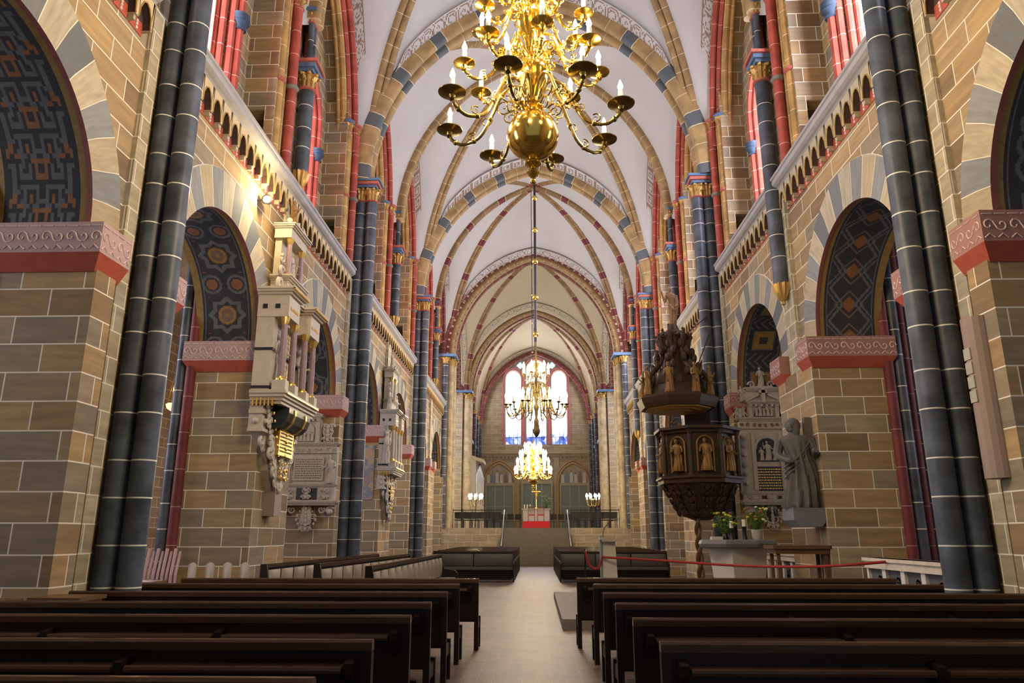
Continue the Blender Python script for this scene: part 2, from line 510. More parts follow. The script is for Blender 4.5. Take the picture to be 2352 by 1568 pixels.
    bl = [q for q in MAINS]
    segs = []
    stops = [3.0] + sum([[q-.62, q+.62] for q in MAINS], []) + [Y1]
    for a, b in zip(stops[::2], stops[1::2]):
        n = int((b-a)/step); st = (b-a)/n
        for k in range(n):
            ya = a + k*st; c = ya + st/2; r = st*.41; zs = 8.46
            pts = [(c + r*cos(pi*t/6), zs + r*sin(pi*t/6)*2.1) for t in range(7)]
            top = [(c + (st/2)*(1 - t/3), z1) for t in range(7)]
            for (p, q, p2, q2) in zip(pts, pts[1:], top, top[1:]):
                m.add([(xf, p[0], p[1]), (xf, q[0], q[1]), (xf, q2[0], q2[1]), (xf, p2[0], p2[1])], [(0, 1, 2, 3)], 0)
                m.add([(xf, p[0], p[1]), (xf, q[0], q[1]), (xr, q[0], q[1]), (xr, p[0], p[1])], [(0, 1, 2, 3)], 5)
            for (yy, w_) in ((ya, st/2 - r), (c + r, st/2 - r)):
                m.box(min(xr, xf), max(xr, xf), yy, yy+w_, zs-.02, zs+.0, 3)
                m.add([(xf, yy, zs), (xf, yy+w_, zs), (xf, yy+w_, z1), (xf, yy, z1)], [(0, 1, 2, 3)], 0)
            m.tube([(xf, p[0], p[1]) for p in pts], .013, 5, 1)
            # little corbel
            m.cbox((X - s*.05, ya, zs-.05), (.1, .05, .08), 3)
            # painted red back panel, with a dark panel above it
            m.box(min(xr, X - s*.012), max(xr, X - s*.012), c-r, c+r, zs-.1, zs+.1, 2)
            m.box(min(xr, X - s*.014), max(xr, X - s*.014), c-r, c+r, zs+.1, zs+r*2.1, 5)
            for dz in (-.03, .03, .08):
                m.ball((X - s*.016, c, zs - .03 + dz), .028, 6, 4, 4)
    m.build('corbel_frieze', ['ashlar_pale' if s > 0 else 'frieze_tan', 'frieze_gold', 'impost_red', 'ashlar_pale', 'impost_line', 'frieze_dark'], wall, normals=False)
    # cornice
    prof = [(0, 8.9), (.12, 8.9), (.16, 8.94), (.2, 8.96), (.25, 9.0), (.26, 9.05), (.25, 9.1), (.28, 9.12), (.28, 9.17), (.23, 9.19), (0, 9.2)]
    m = MB(); 
    for a, b in zip(stops[::2], stops[1::2]):
        m.sweep([(X, a, 0), (X, b, 0)], [(-q[0]*s, q[1]) for q in prof], (1, 0, 0)); 
    for q in list(range(len(m.f))):
        z = sum(m.v[k][2] for k in m.f[q])/4
        if z < 8.97 or z > 9.14: m.m[q] = 1
    m.v = [(v[0], v[1], abs(v[2])) for v in m.v]
    m.build('cornice', ['cornice', 'cornice_rose'], wall)
    return wall

# ---- vault curves
def arc_h(t, L, H):
    """pointed arch height at t (0 springing .. 1 crown) as (distance, height)"""
    R = (L*L + H*H)/(2*L)
    a1 = math.asin(min(1, H/R)); a = a1*t
    return R*(1-cos(a)), R*sin(a)
ZS = 12.25; ZA = 18.65; ZB = 20.7
def rib_T(y, n=28, x=5.2, zs=ZS, za=ZA):      # transverse arch, left spring -> right spring
    P = []
    for k in range(n+1):
        d, h = arc_h(k/n, x, za-zs); P.append((-x+d, y, zs+h))
    return P + [(-p[0], p[1], p[2]) for p in P[-2::-1]]
def rib_half(p0, p1, n=24):
    """arched curve from springing p0 to crown p1"""
    dx, dy = p1[0]-p0[0], p1[1]-p0[1]; L = hypot(dx, dy); H = p1[2]-p0[2]; P = []
    for k in range(n+1):
        d, h = arc_h(k/n, L, H); P.append((p0[0]+dx*d/L, p0[1]+dy*d/L, p0[2]+h))
    return P
def roll_prof(r, n=8, drop=.0):               # single roll with a fillet behind
    pts = [(-r*.9, -r*1.3)] + [(r*cos(a), drop + r*sin(a)) for a in [pi + .35 - (pi+.7)*k/n for k in range(n+1)]] + [(r*.9, -r*1.3)]
    return pts
def double_roll(r, sep):
    out = [(-sep-r, -r*1.6)]
    for cx in (-sep, sep):
        out += [(cx + r*cos(a), r*sin(a)) for a in [pi + .3 - (pi+.6)*k/7 for k in range(8)]]
    return out + [(sep+r, -r*1.6)]
def sweep_down(mb, path, prof, lat, mi=0, u0=0):
    """sweep with the rolls facing down / inwards"""
    P = [Vector(p) for p in path]; mid = len(P)//2
    t = (P[mid+1]-P[mid-1]).normalized(); b = t.cross(Vector(lat))
    c = sum(P, Vector())/len(P)
    if b.dot(c - P[mid]) < 0 and b.z > 0 or (b.z > .05): prof = [(a, -q) for a, q in prof]
    mb.sweep(path, prof, lat, mi, u0=u0)
def resamp(P, n):
    P = [Vector(p) for p in P]; L = [0]
    for a, b in zip(P, P[1:]): L.append(L[-1] + (b-a).length)
    out = []; i = 0
    for k in range(n+1):
        d = L[-1]*k/n
        while i < len(L)-2 and L[i+1] < d: i += 1
        t = 0 if L[i+1] == L[i] else (d-L[i])/(L[i+1]-L[i]); out.append(P[i].lerp(P[i+1], min(1, t)))
    return out

BITS = ["1111111.", "1.......", "1.111111", "1.1....1", "1.1.11.1", "1.1..1.1", "1.1111.1", "1......1"]
def band_pat(kind, u, v):
    if v < .045 or v > .955: return 0
    if .045 <= v < .09 or .91 < v <= .955: return 1
    if kind == 'key':
        q = (v-.1)/.8; r = min(7, int(q*8)); return int(BITS[r][int((u/.56 % 1)*8)] == '1') if r else 1
    q = (u/.52) % 1 - .5; p = (v - .5)*1.05; k = int(u/.52) % 2
    if k: p = -p
    r = hypot(q, p)*2; a = atan2(p, q)
    if .80 < r < .98: return 1
    if r < .75 and abs(r - (.14 + .5*((a/(2*pi)) % 1))) < .075: return 1
    if r > 1.0 and r < 1.12: return 0
    if r > 1.16 and (a*6) % 2 < 1.1: return 1
    return 0
def band_strip(A, B, kind, w0, w1, parent, mats, cell=.05):
    """painted ribbon lying on the ruled web between curves A and B, w0..w1 metres away from A"""
    n0 = 240; A = resamp(A, n0); B = resamp(B, n0)
    L = sum((a-b).length for a, b in zip(A, A[1:])); nu = int(L/cell); nv = max(10, int((w1-w0)/cell*1.2))
    def P(a, b):
        i = a*n0; i0 = min(n0-1, int(i)); f = i-i0
        p = A[i0].lerp(A[i0+1], f); q = B[i0].lerp(B[i0+1], f); d = (q-p).length
        r = p.lerp(q, min(.48, (w0 + (w1-w0)*b)/max(d, 1e-3)))
        ax = Vector((0, r.y, ZS+1.5)); return r + (ax - r).normalized()*.035
    MB().grid(P, nu, nv, lambda a, b: band_pat(kind, a*L, b)).build('painted_band', mats, parent, normals=False)

def vault_bay(y0, y1, ribm, tmat, band, sext=True, zs=ZS, za=ZA, zb=ZB, name='ceiling', zw=18.0, zf=13.75, detail=True, bandm=('web', 'paint_brown'), webm='web'):
    ym = (y0+y1)/2; XR = 5.2; XW = 5.62
    web = MB(); par = bpy.data.objects.new('tmp', None)
    T0, T1 = rib_T(y0, za=za, zs=zs), rib_T(y1, za=za, zs=zs); cc = (0, ym, zb)
    N = 20
    def ruled(A, B, m=10):
        A = resamp(A, N); B = resamp(B, N)
        web.grid(lambda a, b: A[min(N, int(round(a*N)))].lerp(B[min(N, int(round(a*N)))], b) + Vector((0, 0, .25*sin(pi*b)*a)), N, m)
    curves = {}
    for s in (-1, 1):
        for (ya, T) in ((y0, T0), (y1, T1)):
            half = [p for p in T if p[0]*s >= -1e-6]
            if s > 0: half = half[::-1]
            D = rib_half((s*XR, ya, zs), cc); curves[(s, ya, 'D')] = D; curves[(s, ya, 'T')] = half
            ruled(half, D)
            # lateral cell
            tgt = ym if not sext else ym
            if sext:
                yc = (ya+ym)/2; F = rib_half((s*XW, ya + (ym-ya)*.09, zf-.6), (s*XW, yc, zw)); F2 = rib_half((s*XW, ym - (ym-ya)*.09, zf-.6), (s*XW, yc, zw))
                Mr = rib_half((s*XR, ym, zf-.2), cc)
                ruled([(s*XR, ya, zs)] + F, D); ruled(F2, Mr); curves[(s, ya, 'F')] = (F, F2)
                curves[(s, 'M')] = Mr
            else:
                F = rib_half((s*XW, ya + (ym-ya)*.05, zf-1), (s*XW, ym, zw)); ruled(F, D); curves[(s, ya, 'F')] = (F, None)
    c = struct(web.build(name, webm, smooth=True), 'white plastered rib vault over the bay %s' % LAB(ym))
    rr = roll_prof(.12)
    for s in (-1, 1):
        for ya in (y0, y1):
            D = curves[(s, ya, 'D')]; d = Vector((D[-1][1]-D[0][1], -(D[-1][0]-D[0][0]), 0)).normalized()
            m = MB(); sweep_down(m, D, double_roll(.12, .115), d); m.build('diagonal_rib', ribm, c, smooth=True)
            if band:
                band_strip(curves[(s, ya, 'F')][0], D, band, .1, .62, c, bandm, .06)
        if sext:
            m = MB(); sweep_down(m, curves[(s, 'M')], double_roll(.12, .115), (0, 1, 0)); m.build('transverse_rib', ribm, c, smooth=True)
    for ya in ((y1,) if y0 < 0 else (y0, y1)):
        for s in (-1, 1):
            if band and detail: band_strip(curves[(s, ya, 'T')], curves[(s, ya, 'D')], band, .36, .92, c, bandm)
    # boss where the ribs meet and painted flourish around it
    MB().lathe([(.02, -.28), (.12, -.26), (.2, -.2), (.24, -.08), (.2, .05), (.02, .08)], cc, 12).build('boss', 'rib_gold', c, smooth=True)
    fl = MB()
    for s in (-1, 1):
        for k in range(5):
            pts = [(s*(.25 + .35*t/8 + .12*sin(t*.9+k)), y1 - (y1-ym)*.93 + (y1-ym)*.65 + .0*t - .25*k + .2*cos(t*.8), 0) for t in range(9)]
            fl.tube([(p[0], p[1], zb - (zb-za)*((p[1]-ym)/(y1-ym))**2 - .06) for p in pts], .03, 4)
    fl.build('painted_flourish', 'paint_grey', c)
    return c, curves
def LAB(y): return ('over the camera' if y < 8 else 'of the near chandelier' if y < 20 else 'of the dark chandelier' if y < 30 else 'nearest the crossing' if y < 44 else 'of the crossing' if y < 56 else 'of the choir')

def capital(mb, c, r, h, mg=0, mr=1, mbx=2, leaves=8, box=True, w=None):
    """gilt leaf capital: red neck ring, flaring basket, curled leaf tips, painted abacus"""
    x, y, z = c
    mb.lathe([(r*1.02, 0), (r*1.25, .02*h/.4), (r*1.25, .1*h), (r*1.0, .13*h)], c, 14, mr)
    mb.lathe([(r*.98, .12*h), (r*1.02, .4*h), (r*1.2, .65*h), (r*1.5, .84*h), (r*1.35, .88*h)], c, 24, mg, flute=leaves, fd=.28)
    for k in range(leaves):
        a = 2*pi*(k+.5)/leaves
        mb.ball((x + r*1.5*cos(a), y + r*1.5*sin(a), z + .78*h), r*.27, 6, 5, mg)
    for k in range(leaves):
        a = 2*pi*k/leaves
        mb.ball((x + r*1.2*cos(a), y + r*1.2*sin(a), z + .5*h), r*.18, 5, 4, mg)
def ring(mb, c, r, mi=0):
    mb.lathe([(r, -.06), (r*1.25, -.045), (r*1.45, 0), (r*1.25, .045), (r, .06)], c, 14, mi, cap=False)
def shaft(x, y, z0, z1, r, mat, parent, n=14, name='shaft'):
    return MB().lathe([(r, 0), (r, (z1-z0)*.5), (r, z1-z0)], (x, y, z0), n).build(name, mat, parent, smooth=True)
WHERE = {9.4: 'nearest the camera', 20.9: 'second from the camera', 32.4: 'third from the camera'}
WHEREM = {15.1: 'nearest of those on gilt brackets', 26.6: 'middle one of those on gilt brackets', 38.1: 'furthest of those on gilt brackets'}
def main_cluster(s, y):
    t = thing('engaged_column', 'paired dark slate wall shafts on the %s, %s' % (SIDE[s], WHERE[y]), 'column', (s*5.25, y, 0), group='paired slate shafts of the nave')
    R0 = .152 if y < 10 else .172
    for x in ((5.345, 5.035) if y < 10 else (5.36, 5.02)):
        shaft(s*x, y, .35, 11.6, R0, 'slate_shaft', t, 18)
        MB().lathe([(.27, 0), (.27, .12), (.22, .2), (.25, .28), (.19, .36)], (s*x, y, 0), 16).build('base', 'slate_shaft', t)
        m = MB(); capital(m, (s*x, y, 11.55), .172, .5); m.build('capital', ['capital_gold', 'capital_red', 'capital_blue'], t, smooth=True)
    m = MB()
    for k, (z0, z1, e, mi) in enumerate(((12.02, 12.1, .2, 0), (12.1, 12.2, .27, 1), (12.2, 12.28, .32, 0))):
        m.box(min(s*4.86, s*5.65) - (e-.2), max(s*4.86, s*5.65) + (e-.2), y-e, y+e, z0, z1, mi)
    m.build('abacus', ['capital_blue', 'capital_red'], t)
    side_shafts(t, s, y)
    return t
def side_shafts(t, s, y, zc=13.55):
    for d in (-1, 1):
        for (x, dy, mat, cm) in ((5.5, .47, 'red_shaft', 'capital_red'), (5.68, .80, 'gold_shaft', 'capital_blue')):
            shaft(s*x, y+d*dy, 9.2, zc, .115, mat, t, 12)
            m = MB(); capital(m, (s*x, y+d*dy, zc), .115, .34, leaves=6)
            m.lathe([(.17, .29), (.2, .31), (.2, .37), (.17, .4)], (s*x, y+d*dy, zc), 12, 2)
            m.build('capital', ['capital_gold', 'capital_red', 'capital_blue' if mat == 'gold_shaft' else 'capital_red'], t, smooth=True)
            m = MB(); ring(m, (s*x, y+d*dy, 11.45), .115); m.build('shaft_ring', 'capital_red' if mat == 'gold_shaft' else 'ring_stone', t, smooth=True)
        # thin gold filler rolls
        shaft(s*5.62, y+d*.62, 9.2, zc+.3, .04, 'gold_shaft', t, 8, 'fillet_roll')
def mid_cluster(s, y):
    t = thing('engaged_column', 'single slate shaft high on the %s wall, %s' % (SIDE[s], WHEREM[y]), 'column', (s*5.35, y, 0), group='hanging slate shafts of the nave')
    zt = 9.55 if s < 0 else 6.75
    shaft(s*5.3, y, zt, 11.7, .165, 'slate_shaft', t, 16)
    MB().lathe([(.015, -.44), (.05, -.42), (.04, -.36), (.1, -.3), (.17, -.16), (.2, -.04), (.205, .02), (.17, .05)], (s*5.3, y, zt), 20, flute=10, fd=.2).build('bracket', 'capital_gold', t, smooth=True)
    m = MB(); capital(m, (s*5.3, y, 11.65), .17, .5); m.build('capital', ['capital_gold', 'capital_red', 'capital_blue'], t, smooth=True)
    m = MB()
    for (z0, z1, e, mi) in ((12.1, 12.18, .22, 0), (12.18, 12.28, .28, 0), (12.28, 12.36, .34, 1)):
        m.box(min(s*(5.35-e), s*5.75), max(s*(5.35-e), s*5.75), y-e, y+e, z0, z1, mi)
    m.build('abacus', ['capital_blue', 'capital_red'], t)
    for d in (-.1, .1):
        shaft(s*5.28, y+d*.9, 12.36, 13.5, .075, 'slate_shaft', t, 10)
        m = MB(); capital(m, (s*5.28, y+d*.9, 13.45), .08, .3, leaves=6); m.build('capital', ['capital_gold', 'capital_red', 'capital_blue'], t, smooth=True)
    MB().box(min(s*5.15, s*5.7), max(s*5.15, s*5.7), y-.22, y+.22, 13.76, 13.86).build('abacus', 'capital_blue', t)
    side_shafts(t, s, y)
    return t

NW = [0]
def stained(name, k):
    """leaded glass lit by daylight; blue and red shards on near-white"""
    n = NT(name, .3); u, v = n.uv(); c = n.vec(u, v)
    vo = n.node('ShaderNodeTexVoronoi'); vo.inputs['Scale'].default_value = 5.0; n.link(c, vo.inputs['Vector'])
    sp = n.node('ShaderNodeSeparateColor'); n.link(vo.outputs['Color'], sp.inputs[0])
    col = n.ramp(E(n.nt, sp.outputs[0]), [(0, (.75, .85, 1)), (.3, (.95, .97, 1)), (.5, (.35, .5, .95)), (.62, (1, .98, .94)), (.85, (.9, .55, .6)), (1, (.5, .7, 1))])
    m = u.mod(.25).lt(.012).max(v.mod(.3).lt(.014))
    col = n.mix(m, col, (.05, .05, .07)); n.color((.1, .1, .12)); n.emit(col, k); return n
stained('glass_side', WIN_SIDE)
stained('glass_aisle_right', 3.0); stained('glass_aisle_left', 8.0); stained('glass_choir', 7.0)
def endglass():
    n = NT('glass_end', .3); u, v = n.uv(); c = n.vec(u, v)
    vo = n.node('ShaderNodeTexVoronoi'); vo.inputs['Scale'].default_value = 3.2; n.link(c, vo.inputs['Vector'])
    sp = n.node('ShaderNodeSeparateColor'); n.link(vo.outputs['Color'], sp.inputs[0])
    blue = n.ramp(E(n.nt, sp.outputs[0]), [(0, (.02, .06, .35)), (.4, (.1, .2, .6)), (.7, (.35, .45, .9)), (1, (.9, .9, 1))])
    pale = n.ramp(E(n.nt, sp.outputs[1]), [(0, (.6, .75, 1)), (.35, (1, 1, 1)), (.75, (1, .97, 1)), (1, (.9, .7, .85))])
    f = n_e(n, v + n.noise(1.5, 2, c)*1.2, 1.3, 2.6)
    col = n.mix(f, blue, pale); n.color((.1, .1, .12))
    br = n.node('ShaderNodeMapRange'); n.link(f, br.inputs[0]); br.inputs[3].default_value = .12; br.inputs[4].default_value = 1.0
    n.emit(col, 1); n.link(E(n.nt, br.outputs[0])*WIN_END, n.b.inputs['Emission Strength'])
endglass()

def lancet(cw, hw, z0, zs, n=10):
    """outline (offset, z) of a pointed window"""
    R = hw*1.25; top = []
    cx = R - hw; a1 = math.acos(cx/R)
    right = [(-cx + R*cos(a1*k/n), zs + R*sin(a1*k/n)) for k in range(n+1)]
    return [(hw, z0)] + right + [(-p[0], p[1]) for p in right[-2::-1]] + [(-hw, z0)]
def clerestory(s, ys):
    X = s*6.35
    mb = MB(); ZT = 19.5
    edge = [Y0]; 
    for c in ys: edge += [c-1.0, c+1.0]
    edge.append(Y1)
    for i in range(0, len(edge), 2): mb.box(min(X, X+s*.6), max(X, X+s*.6), edge[i], edge[i+1], 9, ZT)
    for c in ys:
        o = lancet(c, 1.0, 10.3, 13.3)
        mb.box(min(X, X+s*.6), max(X, X+s*.6), c-1, c+1, 9, 10.3)
        for a, b in zip(o[1:-1], o[2:-1]):
            for xx in (X, X+s*.6): mb.add([(xx, c+a[0], a[1]), (xx, c+b[0], b[1]), (xx, c+b[0], ZT), (xx, c+a[0], ZT)], [(0, 1, 2, 3)])
            mb.add([(X, c+a[0], a[1]), (X, c+b[0], b[1]), (X+s*.6, c+b[0], b[1]), (X+s*.6, c+a[0], a[1])], [(0, 1, 2, 3)])
    # masonry piers behind the shafts, with a dark passage through
    for y in MAINS + MIDS + [3.6]:
        a, b = min(s*5.66, X), max(s*5.66, X)
        mb.box(a, b, y-.98, y+.98, 10.6, 18)
        mb.box(min(s*5.66, s*5.86), max(s*5.66, s*5.86), y-.98, y+.98, 9.0, 10.6)
    o = struct(mb.build('wall_clerestory_'+SIDE[s], 'masonry', normals=False), 'upper window wall of brown sandstone above the gallery, %s side' % SIDE[s])
    f = MB(); f.box(min(s*5.5, s*6.85), max(s*5.5, s*6.85), Y0, Y1, 8.98, 9.0)
    f.build('gallery_floor', 'ashlar_pale', o)
    for c in ys:
        NW[0] += 1
        w = MB(); out = lancet(c, .74 if s < 0 else .84, 10.5, 12.95)
        DG = .95 if s < 0 else .36
        pts = [(X + s*DG, c+q[0], q[1]) for q in out]
        ctr = (X + s*DG, c, 11.8)
        uv = [(q[0]+2, q[1]-9) for q in out]
        w.add(pts + [ctr], [(k, k+1, len(pts)) for k in range(len(pts)-1)] + [(len(pts)-1, 0, len(pts))], 0,
              [(uv[k], uv[k+1], (2, 2.8)) for k in range(len(pts)-1)] + [(uv[-1], uv[0], (2, 2.8))])
        wo = struct(w.build('window_%d' % NW[0], 'glass_side', normals=False), 'tall stained glass clerestory window')
        fr = MB()
        if s < 0: fr.grid(lambda a, b: (X + s*(.3+.65*b), c + out[int(round(a*(len(out)-1)))][0], out[int(round(a*(len(out)-1)))][1]), len(out)-1, 1)
        for (hw, xo, r) in ((1.16, -.06, .1), (1.04, .05, .085), (.92, .2, .08), (.84, .33, .07)):
            oo = lancet(c, hw, 10.3, 13.1 if hw > .9 else 12.95)
            fr.tube([(X + s*xo, c+q[0], q[1]) for q in oo], r, 8)
        fr.box(min(X, X+s*.3), max(X, X+s*.3), c-1, c+1, 10.3, 10.5, 0)
        fr.build('window_frame', 'red_shaft', wo, smooth=True)
        cp = MB()
        for d in (-1, 1):
            cp.lathe([(.1, 0), (.15, .03), (.12, .07), (.15, .16), (.2, .2), (.17, .23), (.21, .28), (.18, .31), (.2, .38)], (X - s*.06, c+d*1.16, 12.05), 12)
        cp.build('window_capital', 'window_cap', wo, smooth=True)
    return o
def wall_arches(s, par, curves_list):
    for cv, ya in curves_list:
        F, F2 = cv[(s, ya, 'F')]
        full = list(F) + (list(F2[::-1])[1:] if F2 else [])
        u = 0
        ctr = Vector((0, full[len(full)//2][1], 14))
        def off(dx, dz, k=0): return [(p[0]+s*dx, p[1]*(1-k) + full[len(F)-1][1]*k, p[2]+dz) for p in full]
        m = MB(); m.tube(off(-.08, -.12), .1, 8); m.tube(off(.08, -.25, .06), .09, 8); m.build('wall_arch_roll', 'red_shaft' if ya < 40 else 'rib_red', par, smooth=True)
        m = MB(); m.tube(off(.2, -.42, .12), .1, 8); m.tube(off(.34, -.5, .15), .06, 8); m.build('wall_arch_roll', 'gold_shaft', par, smooth=True)
        # soffit of the deep wall arch
        A = off(.1, -.3, .1); B = off(.8, -.3, .1); n = len(A)-1
        MB().grid(lambda a, b: Vector(A[int(round(a*n))]).lerp(Vector(B[int(round(a*n))]), b), n, 1).build('wall_arch_soffit', 'masonry', par)
# ------------------------------------------------------------------ assemble the nave
wallL, wallR = arcade_wall(-1), arcade_wall(1)
for s in (-1, 1):
    for y in MAINS: main_cluster(s, y)
    for y in MIDS: mid_cluster(s, y)
cls = {s: clerestory(s, [6.5, 12.25, 18.0, 23.75, 29.5, 35.25, 41.0]) for s in (-1, 1)}
bays = [(-2.1, 9.4, 'rib_gold', 'scroll', .0), (9.4, 20.9, 'rib_gold', 'scroll', .0), (20.9, 32.4, 'rib_gold', 'key', .0), (32.4, 43.9, 'rib_brown', 'scroll', .0)]
CV = []
for (a, b, rm, bd, _) in bays:
    c, cv = vault_bay(a, b, rm, None, bd if a > 0 else None, detail=a > 0)
    CV.append((c, cv, a, b))
    if a > 0:
        for s in (-1, 1): wall_arches(s, c, [(cv, a), (cv, b)])
def big_arch(y, mat, par):
    m = MB(); P = rib_T(y, 40)
    prof = [(-.42, -.35), (-.42, -.1)] + [(-.24 + .15*cos(a), .15*sin(a)) for a in [pi + .2 - (pi+.4)*k/7 for k in range(8)]] + \
           [(.24 + .15*cos(a), .15*sin(a)) for a in [pi + .2 - (pi+.4)*k/7 for k in range(8)]] + [(.42, -.1), (.42, -.35)]
    sweep_down(m, P, prof, (0, 1, 0)); return m.build('transverse_arch', mat, par, smooth=True)
for y, par in ((9.4, CV[1][0]), (20.9, CV[1][0]), (32.4, CV[2][0])): big_arch(y, 'rib_band', par)
# wall fragments over the transverse arches are carried by the vault itself

# ---- crossing
def pointed(y, x, zs, za, n=30): return rib_T(y, n, x, zs, za)
def crossing_arch(y, xin, zs, za, width, par, first=True):
    """broad stepped arch: outer red moulding, ornamented face, inner roll"""
    def ribbon(xa, za_, xb, zb_, ya, yb, mats, kind=None, cell=.09, nm='arch_face'):
        A = resamp(pointed(ya, xa, zs, za_), 120); B = resamp(pointed(yb, xb, zs, zb_), 120)
        L = sum((p-q).length for p, q in zip(A, A[1:])); nu = int(L/cell); nv = max(3, int(hypot(xa-xb, ya-yb)/cell))
        def P(a, b):
            i = min(119, int(a*120)); f = a*120-i
            return A[i].lerp(A[i+1], f).lerp(B[i].lerp(B[i+1], f), b)
        MB().grid(P, nu, nv, (lambda a, b: ornam(a*L, b)) if kind else 0).build(nm, mats, par, normals=False)
    def ornam(u, b):
        if b < .12 or b > .88: return 1
        q = (u % .45) - .225; w = (b-.5)*.7
        if abs(q)+abs(w) < .13: return 1 if abs(q)+abs(w) < .07 else 2
        return 0
    m = MB(); sweep_down(m, pointed(y-.42, xin+.75, zs, za+.55), roll_prof(.11), (0, 1, 0)); m.build('arch_roll', 'rib_red', par, smooth=True)
    ribbon(xin+.72, za+.5, xin+.3, za+.18, y-.42, y-.42, ['cross_dark', 'soffit_gold', 'cross_pale'], 1, .06)
    ribbon(xin+.3, za+.18, xin+.3, za+.18, y-.42, y-.12, ['cross_dark'])
    m = MB(); sweep_down(m, pointed(y-.3, xin+.24, zs, za+.12), roll_prof(.1), (0, 1, 0)); m.build('arch_roll', 'rib_gold', par, smooth=True)
    ribbon(xin+.28, za+.16, xin, za, y-.14, y-.14, ['cross_pale', 'cross_dark', 'soffit_gold'], 1, .06)
    ribbon(xin, za, xin, za, y-.14, y+.5, ['soffit_dark', 'soffit_gold', 'cross_pale'], 1, .08, 'arch_soffit')
    m = MB(); sweep_down(m, pointed(y+.05, xin-.0, zs, za), roll_prof(.1), (0, 1, 0)); m.build('arch_roll', 'rib_red', par, smooth=True)
cX, cvX = vault_bay(44.6, 55.2, 'rib_brown', None, 'scroll', sext=False, za=18.65, zb=20.9, zw=17.5, bandm=('web_cream', 'paint_grey'), webm='web_cream')
cK, cvK = vault_bay(56.1, 69, 'rib_brown', None, 'scroll', sext=True, za=18.65, zb=20.3, zs=12.1, zf=12.8, zw=17, bandm=('web_cream', 'paint_brown'), webm='web_cream')
crossing_arch(44.0, 4.82, 12.1, 18.4, 1, cX)
crossing_arch(55.7, 4.82, 12.1, 18.4, 1, cK)
def infill(y, x, zs, za, top=21, wx=9.5):
    P = pointed(y, x, zs, za, 24); m = MB()
    for a, b in zip(P, P[1:]): m.add([(a[0], y, a[2]), (b[0], y, b[2]), (b[0], y, top), (a[0], y, top)], [(0, 1, 2, 3)])
    m.box(-wx, -x, y-.02, y+.02, 12, top); m.box(x, wx, y-.02, y+.02, 12, top); return m
struct(infill(44.02, 5.4, 12.1, 18.9).build('wall_crossing', 'masonry', normals=False), 'sandstone wall above the first crossing arch')
struct(infill(55.85, 5.4, 12.1, 18.9).build('wall_choir_arch', 'pier_pattern', normals=False), 'painted wall above the choir arch')
